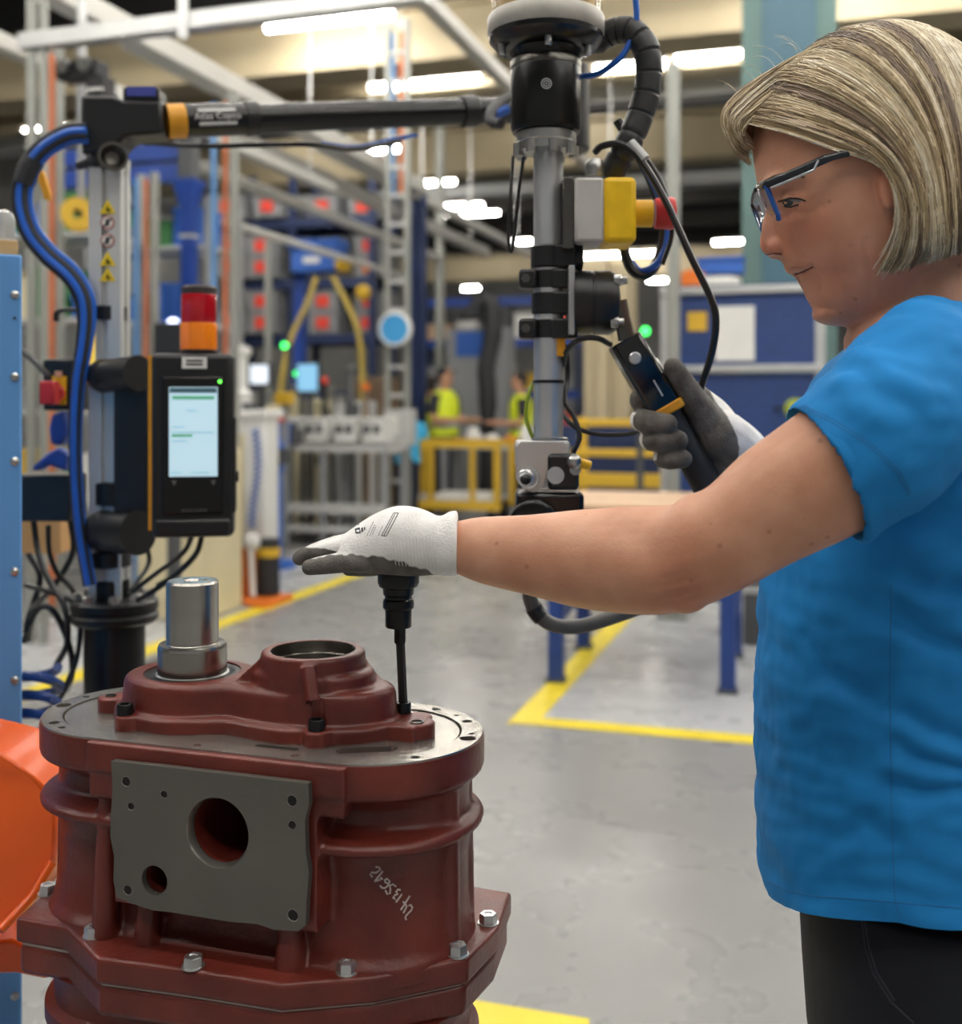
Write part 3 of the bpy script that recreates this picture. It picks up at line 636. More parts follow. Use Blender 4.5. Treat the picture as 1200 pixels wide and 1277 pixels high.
# ------------------------------------------------------------------ articulated arm on its post (left)
d1 = 2.0; s1 = d1/F
def W(px, py, dd=0.): return P(px, py, d1)+Vector((0, dd, 0))
base = W(137, 505); base.z = 0
arm = thing('articulated_arm', 'black articulated tool arm on a slotted aluminium post left of the gearbox', 'tool arm', base)
def zl(py): return H-(py-HY)*s1
# slotted post
poly = []
for k in range(4):
    a = k*math.pi/2
    for x, y in ((.028, -.028), (.0285, -.008), (.0285, -.005), (.021, -.005), (.021, .005), (.0285, .005), (.0285, .008)):
        poly.append((base.x+x*math.cos(a)-y*math.sin(a), base.y+x*math.sin(a)+y*math.cos(a)))
m = MB(); m.prism(poly, zl(748), zl(196)); post = m.build('post', mat('post_alu', '#cfd0cd', .38, .4, var=.05, vscale=10), arm, smooth=20)
def alat(name, prof, material, x=137, par=None, n=36, dd=0.):
    m = MB(); c = W(x, 505, dd); m.lathe([(r*s1, zl(y)) for r, y in prof], (c.x, c.y, 0), (0, 0, 1), n); return m.build(name, material, par or arm)
pd_ = alat('pedestal', [(36, 770), (37, 775), (37, 860), (45, 900), (45, 1412), (0, 1412)], black_m, 143)
alat('pedestal_flange', [(0, 746), (50, 746), (53, 749), (53, 758), (51, 760), (51, 763), (53, 765), (53, 772), (48, 776), (36, 776)], black_m, 143, pd_)
alat('pedestal_collar', [(0, 722), (22, 722), (23, 726), (23, 748)], black_m, 138, pd_)
for k in range(8):
    a = k*math.pi/4+.3; c = W(143, 505); m = MB(); m.lathe([(.0095, 0), (.0095, .012), (.007, .014), (0, .014)], (c.x+.062*math.cos(a), c.y+.062*math.sin(a), zl(747)), (0, 0, 1), 6); m.build('anchor_bolt', steel, pd_)
# head block
hd_ = MB()
hd_.slab([W(x, y, -.035) for x, y in ((108, 125), (148, 125), (162, 131), (208, 131), (210, 172), (165, 175), (150, 190), (110, 198))], (0, 1, 0), .075)
hb_o = hd_.build('head_block', black, arm, bevel=.006)
m = MB(); c = W(128, 118, 0); m.lathe([(0, 0), (19*s1, 0), (20*s1, -.004), (20*s1, -.02)], c, (0, 0, 1), 30); m.build('head_cap', black, hb_o)
m = MB(); m.box(W(183, 124, -.01), (44*s1, .05, 16*s1)); tb = m.build('terminal_box', black, hb_o, bevel=.002)
m = MB(); m.box(W(184, 121, -.0365), (36*s1, .002, 12*s1)); m.build('blue_nameplate', mat('blue_plate', '#3b4590', .4), tb)
m = MB(); m.lathe([(10*s1, -.06), (8*s1, -.03), (9*s1, -.01), (16*s1, .012), (18*s1, .02), (15*s1, .02), (8*s1, .006), (0, .004)], W(150, 205, -.045), (.45, -1, .0), 28); m.build('clamp_horn', steel_d, arm)
m = MB(); m.tube([W(128, 203, -.03), W(112, 209, -.03), W(104, 211, -.03)], .008, 8); m.build('clamp_lever', black, arm)
alat('post_top_collar', [(16, 192), (24, 194), (24, 212), (16, 214)], black, 133)
# first boom
a0 = W(208, 151.5); a1 = P(690, 136, 2.32)
def AB(t): return a0.lerp(a1, t)
ax = (a1-a0).normalized()
def aseg(name, t0, t1, r, material, par=None, n=28):
    m = MB(); m.tube([AB(t0), AB(t1)], r, n); return m.build(name, material, par or arm)
aseg('boom_ring', 0, .040, .0305, amber_y)
b1 = aseg('boom_sleeve', .038, .195, .0295, black_g)
aseg('boom_collar', .18, .208, .0315, black)
b2 = aseg('boom_tube', .2, 1.0, .0265, black_g)
aseg('cable_clamp', .735, .775, .031, black)
# maker's name between two white bars on the sleeve
uw = ax.cross(Vector((0, 0, 1))).normalized(); up_ = uw.cross(ax)
def on_boom(t, a, r=.0297): return AB(t)+(uw*math.cos(a)+up_*math.sin(a))*r
white_ink = mat('white_ink', '#d8d8d6', .6)
for a in (.42, -.42):
    m = MB(); N = 8
    vs = []; fs = []
    for i in range(N+1):
        t = .066+.086*i/N; vs += [on_boom(t, a-.10), on_boom(t, a+.10)]
    fs = [(2*i, 2*i+2, 2*i+3, 2*i+1) for i in range(N)]; m.add(vs, fs); m.build('name_bar', white_ink, b1)
tm = text_mesh('Atlas Copco', .0165, .0)
L_ = (a1-a0).length
for v in tm.vertices: v.co = on_boom(.109+v.co.x/L_, math.asin(max(-1, min(1, v.co.y/.0297))), .0299)
link_mesh('maker_name', tm, white_ink, b1, world=True)
pp = crom([tuple(P(x, y, d)) for x, y, d in ((640, 118, 2.2), (622, 130, 2.15), (612, 142, 2.1), (613, 152, 2.08), (625, 155, 2.06))], 6)
m = MB(); m.tube(pp, .010, 8); m.build('boom_hook', rubber, arm)
el = P(700, 136, 2.36); m = MB(); m.cyl(el+Vector((0, 0, .09)), el-Vector((0, 0, .09)), .06); m.build('elbow_joint', black, arm, bevel=.006)
m = MB(); m.tube([el+Vector((0, 0, -.02)), P(684, -40, 1.60)+Vector((0, 0, .0)), P(682, -62, 1.44)], .028, 16); m.build('second_boom', black_g, arm)
vb = P(682, -95, d0); m = MB(); m.cyl(vb, vb+Vector((0, 0, .1)), .075); m.build('hanging_joint', black, arm, bevel=.006)
cable('boom_hose', [(400, 178, .15), (440, 183, .16), (480, 176, .18), (520, 168, .2)], 3, blue_hose, arm, d=2.0)
cable('boom_cable', [(180, 178, .05), (260, 182, .08), (380, 180, .12), (440, 186, .14), (500, 176, .16)], 3.5, black, arm, d=2.0)
cable('boom_connector', [(612, 150, .12), (622, 142, .12), (635, 135, .12)], 6, mat('blue_clear', '#2f5fb8', .25), arm, d=2.0)
# warning stickers on the post
def sticker(py, kind):
    c = W(141, py, -.0293); m = MB()
    if kind == 'tri': m.slab([c+Vector((-.0145, 0, -.0115)), c+Vector((.0145, 0, -.0115)), c+Vector((0, 0, .0135))], (0, -1, 0), .0006); o = m.build('warning_sticker', mat('warn_yellow', '#e3c51f', .5), arm)
    else: m.lathe([(.0125, 0), (.0125, .0006), (0, .0006)], c, (0, -1, 0), 24); o = m.build('warning_sticker', mat('sign_red', '#a2574f', .5), arm)
    m = MB()
    if kind == 'tri':
        m.box(c+Vector((0, -.0008, -.004)), (.004, .0006, .009)); m.box(c+Vector((.003, -.0008, -.006)), (.005, .0006, .004))
    else:
        m.lathe([(.0098, 0), (.0098, .0004), (0, .0004)], c+Vector((0, -.0006, 0)), (0, -1, 0), 24); m.cur = 1
        m.box(c+Vector((0, -.0013, 0)), (.006, .0006, .012)); m.box(c+Vector((0, -.0013, 0)), (.003, .0005, .021), Matrix.Rotation(.8, 3, 'Y'))
    m.build('sticker_symbol', [mat('sign_white', '#dedad2', .5), black] if kind != 'tri' else black, o)
for y, kd in ((262, 'tri'), (281, 'o'), (303, 'o'), (326, 'tri'), (345, 'tri')): sticker(y, kd)
m = MB(); m.box(W(122, 430, -.0288), (7*s1, .002, 75*s1)); m.build('yellow_light_strip', mat('strip_yellow', '#f2cf4a', .4, emit='#ffd75a', estr=.6), post)
alat('strap_clamp', [(18, 383), (22, 383), (22, 400), (18, 400)], black, 136)
pp = [W(118, 391, -.02), W(95, 388, -.03), W(80, 391, -.03), W(78, 402, -.03)]
m = MB(); m.tube([tuple(p) for p in crom([tuple(p) for p in pp], 5)], .011, 8, flat=.3); m.build('strap_tail', rubber, arm)
# swivel knuckles carrying the terminal
for y0, y1, x1, nm in ((448, 490, 190, 'upper_knuckle'), (634, 686, 190, 'lower_knuckle')):
    cy = (y0+y1)/2; r = (y1-y0)/2*s1
    m = MB(); m.ball(W(138, cy, -.03), (r*1.1, r, r)); m.tube([W(136, cy, -.03), W(158, cy, -.05), W(x1, cy-2, -.08)], [r*.9, r*.98, r*1.05], 24); m.build(nm, black, arm, smooth=60)
alat('post_clamp', [(20, 600), (25, 602), (25, 628), (20, 630)], black, 141)
alat('post_sleeve', [(22, 686), (26, 688), (26, 705), (22, 707)], black, 137)
m = MB(); m.box(W(176, 560, -.05), (42*s1, .02, 170*s1)); m.build('bracket_plate', black, arm, bevel=.003)
# ------------------------------------------------------------------ operator terminal with screen
d2 = 1.82; s2 = d2/F; TY = math.radians(9)
tc_ = P(242, 555, d2); TMx = RM(tc_, TY)
tb_ = P(242, 670, d2)
term = thing('operator_terminal', 'black operator terminal with lit portrait touchscreen beside the post', 'terminal', tb_, TY)
def tbx(px0, px1, py0, py1, y0, y1): # front face pixels -> local box
    return ((px0+px1)/2-242)*s2, (y0+y1)/2, -((py0+py1)/2-555)*s2, (px1-px0)*s2, (y1-y0), (py1-py0)*s2
def tpart(name, px0, px1, py0, py1, y0, y1, material, par=None, bevel=0.):
    x, y, z, a, b, c = tbx(px0, px1, py0, py1, y0, y1); m = MB(TMx); m.box((x, y, z), (a, b, c)); return m.build(name, material, par or term, bevel=bevel, seg=3)
hs = tpart('housing', 192, 291, 441, 669, -.02, .04, black, bevel=.009)
tpart('front_panel', 205, 279, 470, 640, -.024, -.015, black_g, hs, .003)
tpart('lower_lip', 196, 287, 645, 668, -.027, 0, black, hs, .006)
tpart('yellow_edge', 188, 193, 444, 660, -.012, .03, amber_y, hs, .001)
tpart('side_rail', 287, 293, 520, 640, -.015, .03, black, hs, .003)
scr_m = glow('screen_glow', '#bfe0ee', .5)
sc_ = tpart('screen', 214, 272, 483, 593, -.0255, -.022, scr_m)
ink = mat('screen_ink', '#3d5a66', .6, emit='#3d5a66', estr=.3); grn = mat('screen_green', '#4f9a72', .6, emit='#4f9a72', estr=.6)
tpart('screen_header', 215, 271, 484, 490, -.0262, -.0254, ink, sc_); tpart('screen_status_bar', 218, 268, 494, 498, -.0262, -.0254, grn, sc_)
tpart('screen_green_mark', 217, 242, 541, 544, -.0262, -.0254, grn, sc_)
for x0, x1, y in ((235, 247, 512), (217, 232, 532), (217, 268, 538.5), (217, 236, 549), (240, 262, 588), (216, 230, 588)):
    tpart('screen_text_line', x0, x1, y-.8, y+.8, -.0262, -.0254, mat('screen_grey', '#8fb0bd', .6, emit='#8fb0bd', estr=.6), sc_)
lb = tpart('asset_label', 229, 259, 446, 460, -.0212, -.0195, white_p, hs)
for y in (450.5, 455): tpart('label_text', 234, 254, y-1.2, y+1.2, -.0217, -.0211, rubber, lb)
m = MB(TMx); m.ball((33*s2, -.024, 79*s2), .0026); m.build('status_led', glow('led_green', '#5dff4a', 4), term)
for x in (220, 267):
    m = MB(TMx); m.slab([((x-242+dx)*s2, -.0245, -(600+dy-555)*s2) for dx, dy in ((-3, -2), (3, -2), (0, 4))], (0, -1, 0), .0008); m.build('soft_key', mat('key_grey', '#6a6a6a', .5), hs)
tm = text_mesh('ATLAS COPCO', .006, .0); tm.transform(TMx @ Matrix.Translation((2*s2, -.0246, -80*s2)) @ Matrix.Rotation(math.pi/2, 4, 'X')); link_mesh('maker_name', tm, mat('key_grey', '#6a6a6a', .5), hs)
m = MB(TMx); m.cyl((45*s2, .01, -40*s2), (54*s2, .01, -40*s2), .009); m.build('side_knob', black, term)
for x, y in ((180, 760), (205, 742)):
    cable('terminal_cable', [(252, 668, .02), (245, 690, .03), (225, 712, .04), (x+10, y-22, .06), (x-8, y-12, .08)], 3.6, black, term, d=d2)
cable('terminal_cable', [(240, 668, .02), (228, 690, .03), (195, 715, .04), (165, 738, .06)], 3.2, black, term, d=d2)
# signal lamp on top of it
lp = P(248, 441, d2+.015)
lamp = thing('signal_lamp', 'red and amber stacked signal lamp on top of the operator terminal', 'signal lamp', lp)
amber_l = mat('amber_lens', '#d97a12', .22, emit='#c65a05', estr=.25, coat=.5); red_l = mat('red_lens', '#a80a1a', .2, emit='#8a0010', estr=.12, coat=.5)
m = MB(); m.lathe([(0, 0), (23*s2, 0), (23*s2, .003), (21*s2, .004), (21*s2, .006), (0, .006)], lp, n=32); m.build('lamp_base', black, lamp)
def lens(nm, z0, z1, r, mm):
    m = MB(); rings = []; n = 48
    for z, rr in ((z0, r*.98), (z0+.002, r), (z1-.002, r), (z1, r*.98)):
        rings.append([lp+Vector(((rr+(.0006 if k % 2 else 0))*math.cos(2*math.pi*k/n), (rr+(.0006 if k % 2 else 0))*math.sin(2*math.pi*k/n), z)) for k in range(n)])
    m.rings(rings); return m.build(nm, mm, lamp)
lens('amber_lens', .006, 38*s2, 22.5*s2, amber_l); lens('red_lens', 38.5*s2, 74*s2, 21.5*s2, red_l)
m = MB(); m.lathe([(21*s2, 74*s2), (21.5*s2, 76*s2), (21.5*s2, 82*s2), (19*s2, 85*s2), (0, 85.5*s2)], lp, n=32); m.build('lamp_cap', mat('lamp_cap', '#3a3332', .5), lamp)
# ------------------------------------------------------------------ hoses hanging beside the post
hp = [(108, 166), (85, 168), (55, 185), (36, 210), (27, 245), (36, 285), (58, 315), (88, 342), (104, 368), (108, 395), (105, 430), (97, 480), (94, 540), (95, 600), (100, 660), (112, 730)]
def hose(off, dd, r, material, label, name='air_hose'):
    pp = []
    for i, (x, y) in enumerate(hp):
        x0, y0 = hp[max(i-1, 0)]; x1, y1 = hp[min(i+1, len(hp)-1)]; l = math.hypot(x1-x0, y1-y0); nx, ny = -(y1-y0)/l, (x1-x0)/l
        k_ = 1 if i < 9 else max(.45, 1-(i-8)*.15)
        pp.append(tuple(P(x+nx*off*k_, y+ny*off*k_, d1+dd)))
    m = MB(); m.tube(crom(pp, 7), r, 10); o = m.build(name, material, origin=P(112, 730, d1)); tag(o, label, 'hose', 'hoses along the aluminium post'); return o
hose(-9, -.05, .0066, blue_hose, 'bright blue hose on the outer side of the bundle by the post')
hose(3, -.06, .0066, blue_hose, 'bright blue hose on the inner side of the bundle by the post')
hose(-3, -.058, .0060, rubber, 'black hose running between the two blue hoses', 'cable_hose')
hose(9, -.045, .0062, rubber, 'black hose hugging the inside of the blue hose bundle', 'cable_hose')
m = MB(); pp = [P(43, 199, d1-.05), P(35, 212, d1-.05), P(29, 230, d1-.05)]; m.tube(pp, [.022, .024, .022], 14, flat=.8); tag(m.build('hose_sleeve', rubber, origin=pp[2]), 'black fabric sleeve wrapped round the blue hoses', 'sleeve')
m = MB(); m.slab([P(x, y, 2.1) for x, y in ((45, 214), (54, 212), (62, 240), (62, 250), (54, 248))], (0, 1, 0), .012); tag(m.build('hose_hook', amber_y, origin=P(58, 250, 2.1), bevel=.003), 'yellow plastic hook behind the blue hoses', 'hook')
# switch box, blue valve and bracket left of the post
sb = P(75, 510, 2.05); sbx = thing('isolator_switch', 'red rotary switch on a yellow plate on a black box', 'switch', P(78, 512, 2.05))
m = MB(); m.box(P(83, 480, 2.09), (.062, .07, .095)); bxo = m.build('switch_box', black, sbx, bevel=.004)
m = MB(); m.box(P(74, 487, 2.05), (.026, .004, .052)); m.build('yellow_plate', yellow, sbx, bevel=.001)
m = MB(); m.cyl(P(71, 490, 2.045), P(66, 490, 2.02), .016, n=16); m.box(P(62, 490, 2.01), (.026, .03, .042)); m.build('rotary_knob', red_p, sbx, bevel=.003)
m = MB(); m.box(P(73, 467, 2.05), (.012, .004, .012)); m.build('indicator', mat('peach', '#e0b090', .5), sbx)
cable('switch_cable', [(26, 436, .0), (40, 448, 0), (58, 466, 0), (66, 470, .02)], 4, mat('grey_hose', '#5b5a58', .5), sbx, d=2.05)
bv = thing('blue_hose_valve', 'blue valve with angled blue lever below the red switch', 'valve', P(72, 590, 2.06))
m = MB(); m.slab([P(x, y, 2.04) for x, y in ((64, 516), (80, 512), (84, 540), (76, 556), (62, 554), (60, 535))], (0, 1, 0), .05); m.build('valve_body', blue_steel, bv, bevel=.006)
m = MB(); m.slab([P(x, y, 2.02) for x, y in ((38, 584), (60, 564), (72, 558), (84, 566), (82, 588), (60, 580), (44, 588))], (0, 1, 0), .03); m.build('valve_lever', blue_steel, bv, bevel=.005)
m = MB(); m.box(P(63, 619, 2.08), (.105, .09, .085)); br = m.build('junction_box', black, origin=P(63, 650, 2.08), bevel=.004); tag(br, 'flat black junction box between blue cabinet and post', 'box')
m = MB(); m.box(P(52, 662, 2.5), (.12, .1, .09)); tag(m.build('cardboard_box', mat('cardboard', '#b58c5c', .8, var=.08), origin=P(52, 688, 2.5), bevel=.002), 'small brown carton below the junction box', 'carton')
for i, pts in enumerate([[(42, 650), (48, 690), (62, 725), (80, 755), (84, 800), (70, 830)], [(60, 655), (62, 690), (72, 715), (90, 735), (100, 760)], [(88, 650), (92, 680), (84, 705), (60, 740), (40, 760), (32, 790)],
   [(32, 730), (60, 738), (90, 750), (100, 775), (96, 820), (80, 860)], [(30, 800), (45, 762), (65, 760), (85, 800), (90, 840), (75, 870)], [(180, 672), (186, 700), (172, 725), (160, 742)], [(35, 690), (50, 720), (40, 760), (34, 800)]]):
    o = cable('floor_cable', [(x, y, .05*math.sin(i*2+x*.05)) for x, y in pts], 3.2 if i % 2 else 4.0, black, None, d=2.02); tag(o, ['black cable dropping from the left end of the junction box in a long curve', 'thin black cable from the junction box to the pedestal flange', 'black cable crossing down to the left edge of the tangle', 'thin black cable arching low over the pedestal side', 'black cable loop standing highest above the blue coil', 'thin black cable hanging right of the post above the pedestal', 'short black cable next to the blue cabinet edge'][i], 'cable', 'black cables tangled by the pedestal')
# coiled blue air hose
pp = []
for i in range(150):
    a = i*2*math.pi/27; pp.append(P(48+24*math.cos(a)+(3 if i % 50 > 25 else 0), 832+i*.86+5*math.sin(a), 1.85+.04*math.sin(a)))
m = MB(); m.tube(pp, .008, 8); tag(m.build('coil_hose', mat('dark_blue_hose', '#23407e', .35), origin=P(48, 960, 1.85)), 'dark blue spiral air hose coiled beside the blue cabinet', 'hose')
# ------------------------------------------------------------------ blue cabinet at the left edge
cab_b = mat('cabinet_blue', '#5f9ad8', .45, var=.04, vscale=3); d3 = 1.62
x1 = P(27.5, 505, d3).x
CY = math.radians(25); CM = RM((x1, d3, 0), CY)
cab = thing('blue_cabinet', 'light blue sheet metal cabinet with a row of round-headed bolts at left edge', 'cabinet', (x1, d3, 0), CY)
ztop = H-(318-HY)/F*d3
m = MB(CM); m.box((-.3, .12, ztop/2), (.6, .24, ztop)); m.build('body', cab_b, cab, bevel=.003)
for y in (368, 470, 575, 712, 847, 975, 1110, 1240):
    c = Vector((-.0095, 0, H-(y-HY)/F*d3)); m = MB(CM); m.lathe([(.0062, 0), (.0058, .0025), (.003, .0045), (0, .005)], c, (0, -1, 0), 14); m.build('round_bolt', steel, cab)
m = MB(CM); m.cyl((-.01, 0, H-(397-HY)/F*d3), (-.01, -.0012, H-(397-HY)/F*d3), .0022, n=10); m.build('rivet_hole', black, cab)
c = CM @ Vector((-.10, .06, ztop+.011)); m = MB(CM); m.box((-.15, .06, ztop+.011), (.29, .1, .021)); tag(m.build('wooden_board', mat('plywood', '#c9a877', .7, var=.15, vscale=30, stretch=(.2, 1, 3)), origin=c-Vector((0, 0, .011)), bevel=.001), 'plywood strip lying on top of the light blue cabinet', 'board')
c = CM @ Vector((-.022, .05, ztop+.022)); bc = thing('clear_beacon', 'clear domed plastic beacon standing on the plywood strip', 'beacon', c)
gl = mat('clear_plastic', '#e8ecec', .12, trans=.6); m = MB(); m.lathe([(.016, 0), (.016, .03), (.013, .04), (.006, .045), (0, .046)], c+Vector((0, 0, .004)), n=24); m.build('dome', gl, bc)
m = MB(); m.lathe([(0, 0), (.018, 0), (.018, .005), (0, .005)], c, n=24); m.build('base', grey_p, bc)
# orange plastic guard
org = mat('orange_plastic', '#e8601c', .3, var=.06, vscale=5, coat=.2); d4 = 1.42
ob = thing('orange_bin', 'glossy orange plastic hopper sticking in at the left edge', 'hopper', P(0, 1222, d4))
def ow(x, y, dd): return P(x, y, d4+dd)
front = [(-160, 900, .0), (0, 940, -.02), (40, 968, -.015), (72, 1000, .0), (71, 1050, .0), (68, 1078, .0), (50, 1112, -.01), (30, 1140, -.03), (0, 1166, -.06), (-160, 1220, -.12)]
m = MB(); f0 = [ow(*p) for p in front]; f1 = [p+Vector((0, .12, 0)) for p in f0]
m.add(f0+f1, [tuple(range(10))[::-1], tuple(range(10, 20))]+[(k, (k+1) % 10, (k+1) % 10+10, k+10) for k in range(10)]); hp_o = m.build('hopper_shell', org, ob, bevel=.006, smooth=50)
m = MB(); m.tube([ow(0, 1160, -.07), ow(40, 1118, -.035), ow(66, 1075, -.015)], .006, 8); m.build('hopper_rib', org, hp_o, smooth=60)
m = MB(); lw = [(-160, 1190), (14, 1172), (50, 1190), (66, 1210), (58, 1222), (20, 1214), (-160, 1222)]; m.slab([ow(x, y, .02) for x, y in lw], (0, 1, 0), .1); m.build('lower_lip', org, ob, bevel=.004)
# ------------------------------------------------------------------ the woman
def skinmat(name, base, dark):
    m = bpy.data.materials.new(name); m.use_nodes = True; nt = m.node_tree; b = nt.nodes['Principled BSDF']; MATS[name] = m
    tc = nt.nodes.new('ShaderNodeTexCoord')
    n = nt.nodes.new('ShaderNodeTexNoise'); n.inputs['Scale'].default_value = 22; n.inputs['Detail'].default_value = 6; nt.links.new(tc.outputs['Object'], n.inputs['Vector'])
    r = nt.nodes.new('ShaderNodeValToRGB'); r.color_ramp.elements[0].position = .3; r.color_ramp.elements[1].position = .7
    r.color_ramp.elements[0].color = hexc(dark); r.color_ramp.elements[1].color = hexc(base); nt.links.new(n.outputs['Fac'], r.inputs['Fac'])
    vo = nt.nodes.new('ShaderNodeTexVoronoi'); vo.inputs['Scale'].default_value = 42; nt.links.new(tc.outputs['Object'], vo.inputs['Vector'])
    fr = nt.nodes.new('ShaderNodeValToRGB'); fr.color_ramp.elements[0].position = .06; fr.color_ramp.elements[1].position = .12
    fr.color_ramp.elements[0].color = (.62, .52, .47, 1); fr.color_ramp.elements[1].color = (1, 1, 1, 1); nt.links.new(vo.outputs['Distance'], fr.inputs['Fac'])
    mx = nt.nodes.new('ShaderNodeMix'); mx.data_type = 'RGBA'; mx.blend_type = 'MULTIPLY'; mx.inputs[0].default_value = .7
    nt.links.new(r.outputs['Color'], mx.inputs[6]); nt.links.new(fr.outputs['Color'], mx.inputs[7]); nt.links.new(mx.outputs[2], b.inputs['Base Color'])
    ba = nt.nodes.new('ShaderNodeAttribute'); ba.attribute_name = 'blush'; m2 = nt.nodes.new('ShaderNodeMix'); m2.data_type = 'RGBA'; m2.inputs[7].default_value = hexc('#b4604a')
    nt.links.new(ba.outputs['Fac'], m2.inputs[0]); nt.links.new(mx.outputs[2], m2.inputs[6]); nt.links.new(m2.outputs[2], b.inputs['Base Color'])
    b.inputs['Roughness'].default_value = .48; b.inputs['Subsurface Weight'].default_value = .12; b.inputs['Subsurface Radius'].default_value = (.012, .005, .003); b.inputs['Subsurface Scale'].default_value = .6
    n2 = nt.nodes.new('ShaderNodeTexNoise'); n2.inputs['Scale'].default_value = 420; n2.inputs['Detail'].default_value = 4; nt.links.new(tc.outputs['Object'], n2.inputs['Vector'])
    bp = nt.nodes.new('ShaderNodeBump'); bp.inputs['Strength'].default_value = .22; bp.inputs['Distance'].default_value = .0012
    nt.links.new(n2.outputs['Fac'], bp.inputs['Height']); nt.links.new(bp.outputs['Normal'], b.inputs['Normal'])
    return m
skin = skinmat('skin', '#daa486', '#c68c6e')
DT = 1.15                                   # depth of her middle
feet = Vector((P(1120, 505, DT).x, DT, 0))
wom = thing('person', 'woman in a bright blue T-shirt, safety glasses and gloves leaning over the gearbox', 'person', feet)
# head plane: vertical, through the ear axis, face turned a little away from the camera
DH = 1.13; HYW = math.radians(9); pivot = P(1110, 230, DH)
fdir = Vector((-math.cos(HYW), math.sin(HYW), 0)); hn = Vector((-math.sin(HYW), -math.cos(HYW), 0))   # facing dir, and lateral dir toward camera
def HP(px, py, w_=0.):
    d = P(px, py, 1.0)-EYE; t = (pivot-EYE).dot(hn)/d.dot(hn); return EYE+d*t+hn*w_
def HPW(px, py, w_):
    d = P(px, py, 1.0)-EYE; t = (pivot+hn*w_-EYE).dot(hn)/d.dot(hn); return EYE+d*t
def HS(px, py, w_, sg=1):
    p = HPW(px, py, w_); return p if sg > 0 else p-hn*(2*w_)
def hring_(y, xf, xb, hw, cx, p=2.2, n=40, yf=0):
    out = []
    for k in range(n):
        a = 2*math.pi*k/n; c, s_ = math.cos(a), math.sin(a)
        x = cx-(cx-xf)*sgnpow(c, 2/p) if c > 0 else cx+(xb-cx)*sgnpow(-c, 2/2.0)
        yy = y+yf*max(0, c)
        out.append(HP(x, yy, hw*sgnpow(s_, 2/p if c > 0 else 1.0)))
    return out
bd = MB()
rows = [(52, 1045, 1140, .030, 1095, 2), (64, 1020, 1160, .040, 1095, 2), (85, 988, 1190, .054, 1100, 2), (115, 962, 1210, .066, 1105, 2.1), (150, 942, 1222, .0765, 1108, 2.2), (185, 938, 1225, .078, 1108, 2.3), (212, 941.5, 1224, .078, 1108, 2.35),
        (228, 945, 1222, .0775, 1106, 2.4), (240, 950.5, 1220, .0765, 1104, 2.4), (252, 957, 1218, .0755, 1102, 2.35), (265, 960, 1214, .075, 1100, 2.3), (282, 963, 1208, .0745, 1096, 2.25), (300, 967, 1202, .073, 1094, 2.2), (315, 971.5, 1196, .071, 1092, 2.15),
        (324, 975, 1192, .0695, 1090, 2.1), (333, 979.5, 1189, .068, 1090, 2.05), (341, 987, 1187, .066, 1090, 2.05), (346, 994, 1185, .065, 1090, 2.05), (352, 996.5, 1184, .0635, 1090, 2.05), (360, 1001.5, 1182, .0615, 1090, 2.1), (368, 1004.5, 1180, .059, 1090, 2.1), (378, 1010, 1178, .056, 1090, 2.15), (387, 1017.5, 1177, .052, 1092, 2.15), (395, 1029, 1176, .047, 1098, 2.1), (401, 1047, 1176, .041, 1104, 2), (405, 1070, 1176, .034, 1115, 2)]
bd.rings([hring_(y, a, b, hw, cx, p) for y, a, b, hw, cx, p in rows])
# nose
nr = []
for y, xf, xb, hw in ((246, 956, 990, .006), (256, 956.5, 990, .0065), (268, 952.8, 992, .0075), (280, 950, 994, .009), (292, 948.3, 996, .011), (301, 947.2, 996, .0125), (308, 947.8, 994, .0135), (314, 950.5, 990, .0135), (318.5, 956, 985, .011)):
    nr.append(hring_(y, xf, xb, hw, (xf+xb)/2, 2, 20))
bd.rings(nr)
RH = Matrix((-fdir, hn, Vector((0, 0, 1)))).transposed()
for sg in (1, -1):
    bd.ball(HS(971.5, 308.5, .0125, sg), (.0115, .0062, .0095), R=RH)                       # nostril wings
    bd.ball(HS(985, 250, .0335, sg), (.0135, .0150, .0112), R=RH)                         # lowered eyelids
    bd.ball(HS(971, 228, .030, sg), (.018, .026, .0075), R=RH)                            # brow ridge
    bd.ball(HS(1111, 232, .080, sg), (.012, .006, .024), R=RH); bd.ball(HS(1110, 252, .080, sg), (.008, .005, .009), R=RH)   # ears
bd.ball(HP(990, 335, 0), (.009, .021, .0058), R=RH)      # upper lip
bd.ball(HP(1005.5, 351, 0), (.0075, .018, .0055), R=RH)  # lower lip
bd.ball(HP(1033, 380, 0), (.015, .022, .011), R=RH)      # chin
bd.ball(HP(1050, 392, .0), (.03, .036, .012), R=RH)
